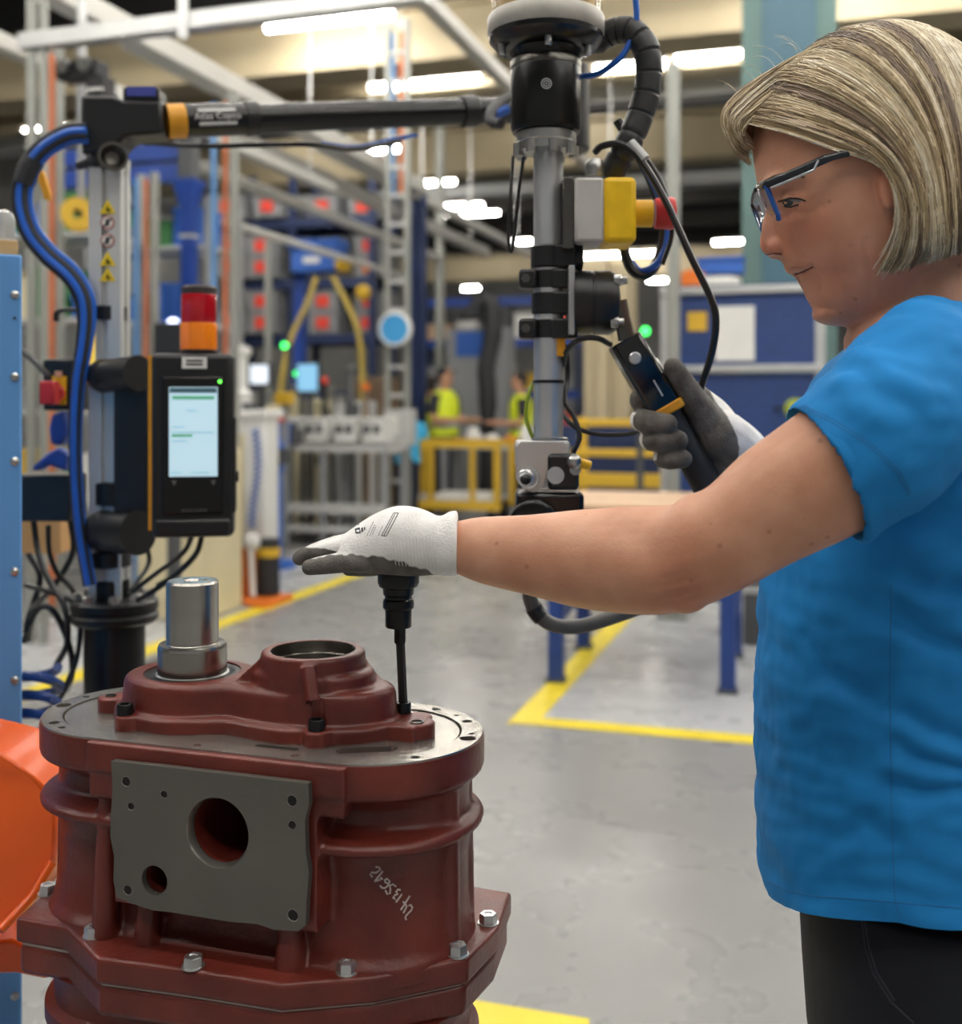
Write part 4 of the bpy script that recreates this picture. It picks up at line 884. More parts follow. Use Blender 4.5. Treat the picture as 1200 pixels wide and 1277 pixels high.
# neck, torso (under the shirt)
def oring(c, rx, ry, n=32, tilt=0.):
    return [Vector((c.x+rx*math.cos(2*math.pi*k/n), c.y+ry*math.sin(2*math.pi*k/n), c.z+tilt*rx*math.cos(2*math.pi*k/n))) for k in range(n)]
bd.rings([oring(HP(1135, 300), .055, .058), oring(HP(1143, 350), .057, .056, tilt=-.15), oring(HP(1150, 395), .060, .060, tilt=-.3), oring(HP(1165, 440), .085, .10, tilt=-.2), oring(P(1175, 500, DT), .09, .12), oring(P(1170, 760, DT), .1, .12), oring(P(1170, 1100, DT), .1, .13)])
def limb(mb, path, n=28, sub=5, back=.92):
    """path: (px, py, d, half width px, tilt of the cross-section axis in degrees)"""
    pp = crom(path, sub); rings = []
    for px, py, d, hw, ang in pp:
        c = P(px, py, d); a = math.radians(ang); nv = Vector((math.sin(a), 0, math.cos(a))); r = hw*d/F
        i = len(rings)
        rings.append((c, nv, r))
    out = []
    for i, (c, nv, r) in enumerate(rings):
        t = (rings[min(i+1, len(rings)-1)][0]-rings[max(i-1, 0)][0]).normalized()
        b = t.cross(nv).normalized()
        out.append([c+nv*math.cos(q)*r+b*math.sin(q)*r*back for q in [2*math.pi*k/n for k in range(n)]])
    mb.rings(out); return out
# near (left) arm: wrist .. elbow .. shoulder
near = [(530, 678, 1.13, 27, 0), (556, 680, 1.118, 28, 0), (575, 683, 1.11, 34, -2), (602, 686, 1.10, 41.5, -3), (660, 692, 1.075, 50, -4), (720, 696.5, 1.05, 60.5, -3), (780, 698, 1.02, 67, 2), (832, 698, .995, 69, 6), (868, 686, .98, 69, -14), (911, 667, .965, 66, -27), (960, 632, .955, 74, -27), (1028, 592, .945, 82, -27), (1090, 550, .95, 86, -27), (1140, 500, .985, 82, -27), (1165, 455, 1.04, 70, -27)]
limb(bd, near)
bd.ball(P(853, 742, .985), (.022, .026, .016)); 
# far (right) arm: shoulder .. elbow .. wrist
far = [(1175, 450, 1.22, 60, -30), (1150, 490, 1.31, 62, -30), (1105, 590, 1.38, 54, -60), (1060, 660, 1.42, 46, -60), (1015, 668, 1.43, 42, 30), (975, 630, 1.42, 36, 40), (945, 590, 1.405, 31, 40), (920, 560, 1.395, 29, 40)]
limb(bd, far)
body_me = remesh(bd, .0026, 7)
# nasolabial fold, jowl and elbow creases pressed into the surface
def press(me, lines, depth, width):
    bv = bvh_of(me); pts = []
    for ln in lines:
        for i in range(len(ln)-1):
            for q in range(8):
                x = ln[i][0]+(ln[i+1][0]-ln[i][0])*q/8; y = ln[i][1]+(ln[i+1][1]-ln[i][1])*q/8; h = hit(bv, x, y, 0)
                if h is not None: pts.append(h)
    co = np.array([tuple(v.co) for v in me.vertices]); no = np.array([tuple(v.normal) for v in me.vertices]); best = np.full(len(co), 1e9)
    for p in pts:
        dd = ((co-np.array(p))**2).sum(1); best = np.minimum(best, dd)
    co -= no*(depth*np.exp(-best/(2*width*width)))[:, None]
    me.vertices.foreach_set('co', co.astype(np.float32).ravel()); me.update()
press(body_me, [[(992, 343), (1003, 339), (1015, 333)]], .0026, .0016)
press(body_me, [[(975, 300), (984, 312), (986, 322)], [(990, 300), (1008, 322), (1022, 345), (1025, 365)], [(1045, 345), (1060, 375), (1062, 396)], [(1080, 300), (1088, 340), (1086, 375)], [(1062, 310), (1070, 345)], [(1010, 250), (1024, 246)], [(1010, 255), (1025, 256)], [(984, 262), (1000, 266), (1018, 262)]], .0012, .0026)
press(body_me, [[(968, 240), (984, 238), (1004, 236)], [(965, 262), (985, 264)]], .0022, .005)
press(body_me, [[(812, 735), (840, 728), (868, 722)], [(818, 744), (845, 738), (872, 733)], [(830, 722), (858, 714)], [(826, 752), (850, 748), (868, 742)]], .0011, .0022)
press(body_me, [[(760, 655), (790, 668), (815, 690)]], .0025, .012)
body_bvh = bvh_of(body_me)
bl_at = body_me.attributes.new('blush', 'FLOAT', 'POINT'); bl_v = []
for v in body_me.vertices:     # ruddier nose, cheeks, chin and elbow
    x = HX+v.co.x/v.co.y*F; y = HY-(v.co.z-H)/v.co.y*F; s_ = 0.
    for cx, cy, r_, a_ in ((955, 306, 16, .55), (1005, 288, 30, .36), (1060, 330, 40, .25), (845, 738, 32, .4), (1015, 385, 20, .2), (1108, 232, 20, .45)):
        s_ = max(s_, a_*math.exp(-((x-cx)**2+(y-cy)**2)/(2*r_*r_)))
    bl_v.append(s_)
bl_at.data.foreach_set('value', bl_v)
body = link_mesh('body', body_me, skin, wom)
# eyes, lids, brows, lips
eye_w = mat('eye_white', '#d8d4cc', .25); iris = mat('iris', '#2e3a40', .2); lipm = mat('lip', '#a8675a', .45, var=.1, vscale=60); browm = mat('brow', '#6b513a', .8); lash = mat('lash', '#241a15', .7)
for sg in (1, -1):
    ec = HS(985, 250, .0325, sg)
    m = MB(); m.ball(ec, .0095); m.build('eye', eye_w, wom)
m = patch([[(974, 252), (982, 249), (992, 248.5), (1001, 250), (995, 255), (985, 257), (978, 256)]], body_bvh, .0004); m.build('eye_white', mat('eye_shade', '#8d8079', .35), wom)
m = patch([[(975.5, 252), (980, 249.8), (988, 249.2), (990, 253), (987, 256.3), (979, 256)]], body_bvh, .0007); m.build('iris', iris, wom)
m = strokes([[(971, 251.5), (977, 249.5), (984, 247.8), (993, 247.3), (1001, 249), (1005, 251)], [(973, 251), (985, 247.2), (998, 248)], [(978, 257), (986, 258), (996, 255.5)]], body_bvh, .0008, off=.0004); m.build('eyelashes', lash, wom)
m = strokes([[(972, 244), (981, 242), (990, 242.5)]], body_bvh, .0005, off=-.0003); m.build('lid_crease', mat('lid_shade', '#8a5543', .7), wom)
m = strokes([[(952, 228), (962, 223), (976, 219), (992, 218), (1004, 221)], [(954, 226), (966, 220), (982, 216), (998, 218)]], body_bvh, .0012, off=.0004); m.build('eyebrow', browm, wom)
m = strokes([[(992, 342.5), (1003, 338.5), (1014, 333)]], body_bvh, .0009, off=-.0002); m.build('mouth_line', mat('mouth_dark', '#6d3a30', .6), wom)
m = patch([[(983, 335), (990, 341.5), (1001, 338), (1009, 334.5), (998, 334), (990, 332)], [(995, 346), (998, 353), (1004, 350), (1012, 338), (1003, 341)]], body_bvh, .0005); m.build('lips', lipm, wom)
m = MB(); m.lathe([(.0044, -.0006), (.0044, .0006), (.0034, .0006), (.0034, -.0006)], HPW(1120, 273, .086), hn, 16, closed=True); m.ball(HPW(1120, 267, .087), .0016); m.build('earring', steel, wom)
m = strokes([[(956, 317.5), (966, 316), (975, 317)]], body_bvh, .0012, off=-.0004); m.build('nostril', mat('mouth_dark', '#6d3a30', .6), wom)
# ------------------------------------------------------------------ hair
hair_cols = ['#d6c5a3', '#ae9874', '#735f4a', '#f0e6cf']
hm = [mat('hair_%d' % i, c, .42, var=.12, vscale=90, spec=.6) for i, c in enumerate(hair_cols)]
hair_base = mat('hair_base', '#8a7152', .6, var=.25, vscale=120, stretch=(1, 1, .1))
def HC(cx, cy, w_, sg=1): return HS(880+cx/3.194, cy/3.194, w_, sg)
GU = [
 [(100, 470, .015), (190, 500, .045), (330, 532, .064), (500, 592, .079), (640, 628, .088), (725, 680, .0925), (765, 780, .0945), (775, 880, .093), (745, 990, .087), (685, 1100, .079)],
 [(100, 440, .005), (215, 448, .048), (380, 488, .070), (550, 548, .085), (690, 622, .093), (775, 735, .097), (800, 850, .097), (795, 950, .093), (770, 1030, .087), (720, 1095, .082)],
 [(125, 392, .0), (265, 372, .045), (440, 415, .070), (610, 495, .087), (745, 605, .096), (820, 735, .100), (842, 850, .100), (842, 945, .096), (828, 1020, .090), (790, 1085, .084)],
 [(190, 325, .0), (340, 275, .042), (510, 325, .070), (680, 435, .089), (805, 580, .099), (868, 725, .102), (890, 850, .101), (893, 945, .097), (888, 1010, .091), (860, 1060, .085)],
 [(330, 238, .0), (460, 190, .040), (620, 250, .069), (765, 385, .089), (870, 550, .099), (920, 715, .102), (938, 850, .101), (942, 940, .097), (938, 1000, .091), (925, 1045, .085)],
 [(480, 132, .0), (590, 125, .040), (730, 200, .069), (850, 345, .089), (930, 530, .098), (968, 710, .101), (980, 850, .100), (982, 935, .096), (978, 990, .090), (970, 1030, .084)],
 [(620, 88, .0), (715, 90, .039), (840, 170, .067), (940, 325, .086), (1000, 520, .095), (1025, 705, .098), (1030, 850, .097), (1030, 930, .093), (1026, 985, .087), (1020, 1015, .082)],
 [(750, 74, .0), (845, 90, .036), (955, 172, .062), (1040, 325, .079), (1090, 520, .088), (1105, 705, .091), (1100, 850, .090), (1095, 930, .086), (1088, 985, .080), (1080, 1010, .076)],
 [(870, 100, .0), (955, 130, .030), (1055, 215, .050), (1130, 360, .062), (1172, 540, .069), (1178, 715, .072), (1165, 850, .071), (1150, 930, .067), (1140, 985, .062), (1130, 1010, .058)],
 [(960, 150, .0), (1040, 185, .015), (1130, 275, .024), (1200, 405, .029), (1232, 560, .031), (1230, 720, .032), (1208, 850, .032), (1185, 930, .031), (1172, 985, .028), (1160, 1010, .026)],
 [(965, 155, .0), (1045, 190, -.002), (1140, 280, -.003), (1210, 410, -.004), (1240, 560, -.005), (1238, 720, -.005), (1214, 850, -.005), (1190, 930, -.005), (1178, 985, -.005), (1165, 1010, -.005)]]
GA = np.array(GU); NU, NT = GA.shape[:2]
def cr1(A_, x):
    n = len(A_); x = min(max(x, 0), n-1-1e-6); i = int(x); t = x-i
    p0, p1, p2, p3 = A_[max(i-1, 0)], A_[i], A_[i+1], A_[min(i+2, n-1)]
    return .5*((2*p1)+(-p0+p2)*t+(2*p0-5*p1+4*p2-p3)*t*t+(-p0+3*p1-3*p2+p3)*t**3)
def hairpt(u, t):
    rows_ = cr1(GA, u*(NU-1)); return cr1(rows_, t*(NT-1))
axis_c = np.array([700., 560.])
def shell(inset, side, name, material, nu=36, nt=26):
    m = MB(); vs = []
    for i in range(nu):
        for j in range(nt):
            q = hairpt(i/(nu-1), j/(nt-1)); t = j/(nt-1)
            c = axis_c if t < .6 else axis_c+np.array([120, (t-.6)*700]); xy = q[:2]+(c-q[:2])*inset*2.2
            vs.append(HC(xy[0], xy[1], max(q[2]-inset*.09, -.004), side))
    fs = [(i*nt+j, (i+1)*nt+j, (i+1)*nt+j+1, i*nt+j+1) for i in range(nu-1) for j in range(nt-1)]
    m.add(vs, fs); o = m.build(name, material, wom, smooth=80)
    sd_ = o.modifiers.new('solid', 'SOLIDIFY'); sd_.thickness = .004; sd_.offset = 0; return o
hs1 = shell(.035, 1, 'hair', hair_base); hs2 = shell(.035, -1, 'hair', hair_base)
rng = random.Random(3)
hv = []; hf = []; hmi = []
def strand(pts, r, mi):
    n = len(pts); base_ = len(hv)
    for i, p in enumerate(pts):
        t = (pts[min(i+1, n-1)]-pts[max(i-1, 0)]).normalized(); a = t.cross(Vector((.3, -.9, .2))).normalized(); b = a.cross(t); rr = r*(1-.75*(i/(n-1))**3)*min(1, .25+i/3)
        for q in (0, 2.094, 4.189): hv.append(p+a*math.cos(q)*rr+b*math.sin(q)*rr)
    for i in range(n-1):
        for k in range(3): hf.append((base_+i*3+k, base_+i*3+(k+1) % 3, base_+(i+1)*3+(k+1) % 3, base_+(i+1)*3+k)); hmi.append(mi)
def lockcol(u):
    v = noise.noise(Vector((u*23, 1.7, 0)))+.55*noise.noise(Vector((u*71, 4.1, 0)))+rng.uniform(-.22, .22)
    return 2 if v < -.34 else 1 if v < -.02 else 0 if v < .36 else 3
for i in range(3600):
    side = 1 if i < 2900 else -1
    u = rng.random(); t0 = rng.uniform(0, .06) if rng.random() < .75 else rng.uniform(0, .35); t1 = rng.uniform(.86, 1.0) if rng.random() < .9 else rng.uniform(.6, .9)
    ins = rng.random()**1.5*.03; du = rng.uniform(-.02, .02); ph = rng.uniform(0, 6.28); pts = []; K = 15
    clump = .006*math.sin(u*160); jx, jy = rng.gauss(0, 1), rng.gauss(0, 1)
    for k in range(K):
        f_ = k/(K-1); t = t0+(t1-t0)*f_; q = hairpt(min(1, max(0, u+(du+clump)*f_*f_+.003*math.sin(f_*5+ph))), t)
        c = axis_c if t < .6 else axis_c+np.array([120, (t-.6)*700]); xy = q[:2]+(c-q[:2])*ins*2
        rg_ = (14 if u < .10 else 4)*f_*f_; pts.append(HC(xy[0]+1.5*math.sin(ph+f_*4)+rg_*jx, xy[1]+rg_*jy, q[2]-ins*.08+rng.uniform(-.0004, .0004)+.0034*noise.noise(Vector((u*26, t*2.2, 3)))*min(1, t*5), side))
    strand(pts, rng.uniform(.0005, .0010), lockcol(u) if side > 0 else rng.choice((0, 1, 2)))
# fringe falling over the forehead, and flyaways
FR = [[(480, 175, -.004), (290, 282, -.014), (135, 388, -.022), (72, 490, -.028), (110, 590, -.032), (178, 650, -.036)],
      [(500, 170, .026), (300, 272, .016), (140, 385, .008), (80, 470, .006), (110, 570, .004), (182, 640, .0)],
      [(520, 170, .034), (330, 285, .032), (180, 400, .029), (108, 485, .026), (128, 560, .022), (186, 600, .016)],
      [(540, 215, .050), (370, 325, .048), (235, 420, .044), (150, 500, .040), (160, 545, .036), (190, 570, .030)],
      [(460, 190, -.02), (280, 295, -.038), (150, 410, -.048), (110, 520, -.052), (130, 600, -.05), (170, 650, -.048)]]
FA = np.array(FR)
for i in range(700):
    u = rng.random(); rw = cr1(FA[[4, 0, 1, 2, 3]], u*4); t1 = rng.uniform(.72, 1); ph = rng.uniform(0, 6.28); pts = []; off = rng.uniform(-14, 18)
    tb0 = rng.random()**1.3*.55
    for k in range(12):
        q = cr1(rw, (tb0+(t1-tb0)*k/11)*5); pts.append(HC(q[0]+off*.6+4*math.sin(ph+k*.5), q[1]+off+3*math.sin(ph*2+k*.6), q[2]+rng.uniform(-.0006, .0006)))
    strand(pts, rng.uniform(.0005, .0009), rng.choice((0, 0, 1, 1, 2, 3)))
for i in range(9):
    x0 = rng.uniform(120, 560); y0 = np.interp(x0, [100, 200, 330, 480, 620], [400, 320, 238, 132, 90]); L = rng.uniform(60, 140); a = rng.uniform(2.2, 3.4); pts = []
    for k in range(9):
        f_ = k/8; pts.append(HC(x0+L*f_*math.cos(a+f_*.8), y0+14-L*f_*.55*math.sin(a-.9)-26*math.sin(f_*3.1), rng.uniform(-.002, .002)+.01*math.sin(i)))
    strand(pts, .00028, rng.choice((0, 3)))
me = bpy.data.meshes.new('strands'); me.from_pydata([tuple(v) for v in hv], [], hf); me.polygons.foreach_set('use_smooth', [True]*len(hf))
st_o = link_mesh('hair_strands', me, hm, wom); me.polygons.foreach_set('material_index', hmi); st_o['kind'] = 'stuff'
# ------------------------------------------------------------------ safety glasses
gls = mat('frame_black', '#23272c', .25); gbl = mat('frame_blue', '#1f4f96', .25); lensm = mat('lens_clear', '#f4f8fa', .03, trans=1.0, spec=.5, alpha=.35); clr = mat('frame_clear', '#dfe8ee', .1, trans=.5)
for sg in (1, -1):
    tp = [HS(949, 232, .052, sg), HS(957, 229, .070, sg), HS(985, 218, .0775, sg), HS(1012, 206, .081, sg), HS(1037, 196, .083, sg), HS(1070, 190, .084, sg), HS(1105, 200, .084, sg)]
    m = MB(); m.tube(crom([tuple(p) for p in tp], 4), [.0019]*16+[.0016]*9, 10, flat=2.3); tm_ = m.build('glasses_temple', gls, wom, smooth=60)
    m = MB(); m.tube([HS(962, 234.5, .0735, sg), HS(985, 225, .0795, sg), HS(1015, 212, .083, sg), HS(1021, 200, .0835, sg)], .0013, 6); m.build('temple_edge', clr, tm_)
    # lens: curved band from nose to temple
    def lp2(a, v): # a 0 nose .. 1 temple, v 0 top .. 1 bottom
        lat_ = (.008+.060*a); fx = 944.5+ (11*a**2.2); return HS(fx+v*(10+7*a), 232.5+v*(30+11*a)-1.5*a, lat_, sg)
    m = MB(); NA, NV = 12, 6; vs = [lp2(i/(NA-1), j/(NV-1)) for i in range(NA) for j in range(NV)]
    m.add(vs, [(i*NV+j, (i+1)*NV+j, (i+1)*NV+j+1, i*NV+j+1) for i in range(NA-1) for j in range(NV-1)]); lo = m.build('glasses_lens', lensm, wom, smooth=80)
    sd_ = lo.modifiers.new('solid', 'SOLIDIFY'); sd_.thickness = .0014
    m = MB(); m.tube([lp2(i/11, 0) for i in range(12)], .0022, 8); m.build('lens_top_rim', gls, lo)
    m = MB(); m.tube([lp2(1, v) for v in (0, .3, .6, .9)]+[lp2(.93, 1.06)], .0026, 8); m.build('lens_side_rim', gbl, lo)
    m = MB(); m.tube([lp2(0, v) for v in (.15, .5, .8, 1)], .0016, 8); m.build('lens_nose_rim', clr, lo)
m = MB(); m.tube([HP(946, 233, .009), HP(944.5, 234, 0), HP(946, 233, -.009)], .0024, 8); m.build('glasses_bridge', gls, wom)
# ------------------------------------------------------------------ gloves
glove_w = mat('glove_knit', '#dcdad6', .85, var=.05, vscale=60, bump=.35, bscale=500); glove_g = mat('glove_coating', '#5c5856', .6, var=.18, vscale=70, bump=.2, bscale=260)
lh = MB()
def prow(px, py, d, rv, rd, ang=0): # palm section: vertical half px, depth half m
    return (px, py, d, rv, rd, ang)
pal = [(571, 677, 1.113, 40, .034), (561, 678, 1.116, 40, .035), (548, 680, 1.12, 36, .034), (532, 677, 1.13, 40, .037), (512, 674.5, 1.14, 43, .041), (490, 674, 1.15, 42, .044), (465, 678, 1.16, 36, .045), (445, 684, 1.166, 29, .044), (428, 689, 1.17, 22, .042)]
rg = []
for px, py, d, rv, rd in crom(pal, 3):
    c = P(px, py, d); r = rv*d/F
    rg.append([c+Vector((0, rd*sgnpow(math.sin(q), .85), r*sgnpow(math.cos(q), .9))) for q in [2*math.pi*k/28 for k in range(28)]])
lh.rings(rg)
def finger(mb, pts, rs): 
    pp = crom([tuple(P(*p))+(r,) for p, r in zip(pts, rs)], 5)
    mb.tube([q[:3] for q in pp], [q[3] for q in pp], 14); mb.ball(pp[-1][:3], pp[-1][3]); mb.ball(pp[0][:3], pp[0][3])
finger(lh, [(455, 700, 1.128), (432, 701, 1.13), (408, 704, 1.135), (386, 707.5, 1.14)], [.0115, .0108, .0100, .0084])
finger(lh, [(455, 686, 1.15), (425, 684, 1.155), (398, 689, 1.16), (376, 694.5, 1.165)], [.0125, .0112, .0102, .0084])
finger(lh, [(455, 678, 1.175), (424, 680, 1.18), (396, 688, 1.19), (374, 696, 1.195)], [.0125, .0112, .0102, .0084])
finger(lh, [(455, 678, 1.20), (426, 682, 1.21), (400, 690, 1.22), (382, 698, 1.225)], [.0125, .0112, .0102, .0084])
finger(lh, [(505, 695, 1.175), (478, 702, 1.20), (452, 706, 1.215), (436, 708, 1.22)], [.015, .0135, .0115, .0095])
lg_me = remesh(lh, .0022, 5)
def split_mat(me, fn): me.polygons.foreach_set('material_index', [fn(me, p) for p in me.polygons])
def proj(v): return HX+v.x/v.y*F, HY-(v.z-H)/v.y*F
wavy = lambda x: 2.0*math.sin(x*.21)+1.5*math.sin(x*.47)
XL = [360, 380, 400, 425, 440, 470, 490, 510, 535, 560, 600]; YLo = [683, 697, 694, 691, 692, 694, 698, 704, 712, 730, 740]
def lgsplit(me, p):
    x, y = proj(p.center)
    if y > np.interp(x, XL, YLo)+wavy(x)*.6: return 1
    if x < 424 and p.center.y > 1.142:
        return 1 if y > np.interp(x, [366, 385, 405, 424], [680, 683, 684, 686]) else 0
    return 0
def glove_mat(name):
    m = bpy.data.materials.new(name); m.use_nodes = True; nt = m.node_tree; b = nt.nodes['Principled BSDF']; MATS[name] = m
    at = nt.nodes.new('ShaderNodeAttribute'); at.attribute_name = 'coating'; tc = nt.nodes.new('ShaderNodeTexCoord')
    n0 = nt.nodes.new('ShaderNodeTexNoise'); n0.inputs['Scale'].default_value = 160; nt.links.new(tc.outputs['Object'], n0.inputs['Vector'])
    ad = nt.nodes.new('ShaderNodeMath'); ad.operation = 'MULTIPLY_ADD'; ad.inputs[1].default_value = .5; nt.links.new(n0.outputs['Fac'], ad.inputs[0]); nt.links.new(at.outputs['Fac'], ad.inputs[2])
    mr = nt.nodes.new('ShaderNodeMapRange'); mr.inputs['From Min'].default_value = .05; mr.inputs['From Max'].default_value = .45; nt.links.new(ad.outputs[0], mr.inputs['Value'])
    n1 = nt.nodes.new('ShaderNodeTexNoise'); n1.inputs['Scale'].default_value = 45; n1.inputs['Detail'].default_value = 6; nt.links.new(tc.outputs['Object'], n1.inputs['Vector'])
    r1 = nt.nodes.new('ShaderNodeValToRGB'); r1.color_ramp.elements[0].position = .3; r1.color_ramp.elements[1].position = .72; r1.color_ramp.elements[0].color = hexc('#48443f'); r1.color_ramp.elements[1].color = hexc('#77726e'); nt.links.new(n1.outputs['Fac'], r1.inputs['Fac'])
    r2 = nt.nodes.new('ShaderNodeValToRGB'); r2.color_ramp.elements[0].position = .3; r2.color_ramp.elements[1].position = .6; r2.color_ramp.elements[0].color = hexc('#e2e0dd'); r2.color_ramp.elements[1].color = hexc('#f3f1ef'); nt.links.new(n1.outputs['Fac'], r2.inputs['Fac'])
    mx = nt.nodes.new('ShaderNodeMix'); mx.data_type = 'RGBA'; nt.links.new(mr.outputs['Result'], mx.inputs[0]); nt.links.new(r2.outputs['Color'], mx.inputs[6]); nt.links.new(r1.outputs['Color'], mx.inputs[7]); nt.links.new(mx.outputs[2], b.inputs['Base Color'])
    b.inputs['Roughness'].default_value = .75
    n2 = nt.nodes.new('ShaderNodeTexNoise'); n2.inputs['Scale'].default_value = 420; n2.inputs['Detail'].default_value = 3; nt.links.new(tc.outputs['Object'], n2.inputs['Vector'])
    bp = nt.nodes.new('ShaderNodeBump'); bp.inputs['Strength'].default_value = .35; bp.inputs['Distance'].default_value = .003; nt.links.new(n2.outputs['Fac'], bp.inputs['Height']); nt.links.new(bp.outputs['Normal'], b.inputs['Normal'])
    return m
glv = glove_mat('work_glove')
def paint(me, fn):
    at = me.attributes.new('coating', 'FLOAT', 'POINT'); at.data.foreach_set('value', [fn(v.co) for v in me.vertices])
def lgsplit(c):
    x, y = proj(c); a_ = (y-np.interp(x, XL, YLo)-wavy(x)*.5)/5
    if x < 428 and c.y > 1.142: a_ = max(a_, (y-np.interp(x, [366, 385, 405, 428], [681, 683, 684, 690]))/4)
    return float(min(1, max(-1, a_)))
paint(lg_me, lgsplit)
lg = link_mesh('left_glove', lg_me, glv, wom); M_ = ROOT[lg.name]
lg_bvh = bvh_of(lg_me, M_)
# print on the back of the hand: small text lines and a boxed panel
def bars(rows_, th): return [[(x0, y0), (x1, y1), (x1+th*.3, y1+th), (x0+th*.3, y0+th)] for x0, y0, x1, y1 in rows_]
inkm = mat('glove_ink', '#33363a', .8)
pr = [[(443, 660), (449, 658), (450.5, 665), (444, 666)], [(451, 659), (453, 658), (453.5, 663), (451.5, 664)], [(454.5, 658), (456, 657.5), (456, 661), (454.6, 662)]]
m = patch(pr, lg_bvh, .0006); m.build('glove_logo', inkm, lg)
ln = []
for (x, y, l) in ((447, 655, 16), (452, 650, 14), (458, 668, 18), (461.5, 668, 14), (464.5, 667, 11), (472, 668, 13)):
    k_ = int(l/2.2)
    for i in range(k_):
        f_ = i/k_; ln.append([(x+f_*l*.45, y-f_*l), (x+(f_+.6/k_)*l*.45, y-(f_+.6/k_)*l)])
ln += [[(476, 668), (482, 668.5), (497, 640), (491, 640), (476, 668)], [(479, 668), (493, 641)]]
strokes(ln, lg_bvh, .00038, off=.0002, n=4).build('glove_print', inkm, lg)
ribs = [[(x, y0), (x+1.5, (y0+712)/2), (x+4, 710-(535-x)*.12)] for x, y0 in [(490+4.2*i, 674-i*.6) for i in range(13)]]
strokes(ribs, lg_bvh, .0004, off=.0000, n=4).build('cuff_ribs', glove_w, lg)
# right glove gripping the handle
rh = MB()
DR = d0-.03
finger(rh, [(905, 560, DR+.01), (885, 530, DR+.005), (866, 500, DR-.004), (848, 472, DR-.012), (840, 458, DR-.014)], [.024, .022, .0175, .0145, .0125])   # thumb
finger(rh, [(916, 566, DR+.02), (898, 548, DR+.026), (880, 524, DR+.03), (862, 500, DR+.032)], [.030, .034, .034, .026])          # palm behind the handle
finger(rh, [(900, 586, DR+.02), (880, 560, DR+.036), (862, 540, DR+.036)], [.026, .030, .028])
for (x0, y0), (x1, y1), (x2, y2), r in (((858, 490), (803, 496), (804, 500), .0140), ((868, 512), (801, 526), (832, 529), .0146), ((880, 534), (812, 550), (846, 549), .0138), ((890, 560), (828, 573), (852, 572), .0128)):
    if y0 < 500:
        finger(rh, [(858, 490, DR+.038), (828, 492, DR+.036), (802, 495, DR+.022), (798, 500, DR+.004)], [r*1.1, r*1.1, r, r*.92]); continue
    tip = DR-.030
    finger(rh, [(x0, y0, DR+.038), ((x0+x1)/2, (y0+y1)/2, DR+.034), (x1, y1-3, DR+.006), (x1+8, y1, DR-.020), (x2, y2, tip)], [r*1.1, r*1.1, r*1.0, r*1.0, r*.9])
finger(rh, [(902, 545, DR+.010), (922, 562, DR+.012), (945, 590, DR+.016), (965, 616, DR+.022)], [.033, .034, .0345, .036])
rg_me = remesh(rh, .0022, 4)
def rgsplit(c):
    x, y = proj(c)
    cuff = (np.interp(y, [480, 500, 520, 545, 560, 580, 600], [882, 892, 908, 920, 922, 920, 915])-x)/5
    a_ = cuff
    if c.y > DR-.014 and y > 512:
        for x0, y0, y1 in ((803, 514, 541), (815, 541, 560), (829, 563, 574)):
            if y0 < y < y1: a_ = min(a_, (x-x0)/4)
    a_ = min(a_, (DR+.052-c.y)/.004)
    return float(min(1, max(-1, a_)))
paint(rg_me, rgsplit)
rg_o = link_mesh('right_glove', rg_me, glv, wom)
# ------------------------------------------------------------------ T-shirt and trousers
shirt = mat('tshirt_blue', '#1d7fc4', .8, var=.06, vscale=25, bump=.10, bscale=600, spec=.25)
def trow(y, xf, xb, hw, n=48, p=2.3, dd=0.):
    z = H-(y-HY)/F*DT; x0 = P(xf, y, DT).x; x1 = P(xb, y, DT).x; cx = (x0+x1)/2; a = (x1-x0)/2
    return [Vector((cx+a*sgnpow(math.cos(q), 2/p), DT+dd+hw*sgnpow(math.sin(q), 2/p), z)) for q in [2*math.pi*k/n for k in range(n)]]
sb_ = MB()
tr = [(388, 1112, 1225, .070), (402, 1098, 1250, .085), (420, 1075, 1285, .115), (450, 1045, 1310, .148), (490, 1018, 1325, .168), (560, 988, 1335, .172), (650, 964, 1330, .168), (728, 957, 1325, .163), (820, 952, 1320, .160), (910, 950, 1320, .160), (1000, 951, 1325, .163), (1080, 955, 1335, .166), (1120, 956, 1340, .168), (1180, 957, 1345, .170), (1260, 958, 1350, .170)]
sb_.rings([trow(*r) for r in tr])
sl = [(1028, 592, .945, 94, -27), (1052, 575, .945, 96, -27), (1080, 556, .948, 100, -27), (1120, 520, .965, 102, -30), (1150, 480, 1.0, 98, -38), (1172, 440, 1.05, 80, -50)]
limb(sb_, sl, back=.98)
sl2 = [(1080, 556, 1.38, 64, -27), (1110, 520, 1.34, 70, -30), (1140, 480, 1.28, 72, -38), (1165, 440, 1.22, 62, -50)]
limb(sb_, sl2)
# neck opening and sleeve/hem openings are cut out of the cloth
cut = []
c = MB(); c.tube([HP(1120, 350), HP(1150, 392), HP(1158, 408)], [.072, .070, .066], 28); cut.append(c)
c = MB(); v1 = P(1035, 588, .945); dv = (P(985, 615, .945)-P(1080, 556, .948)).normalized(); c.tube([v1+dv*.12, v1, v1-dv*.03], [.062, .0615, .060], 28); cut.append(c)
sh_me = remesh(sb_, .0034, 5, cut)
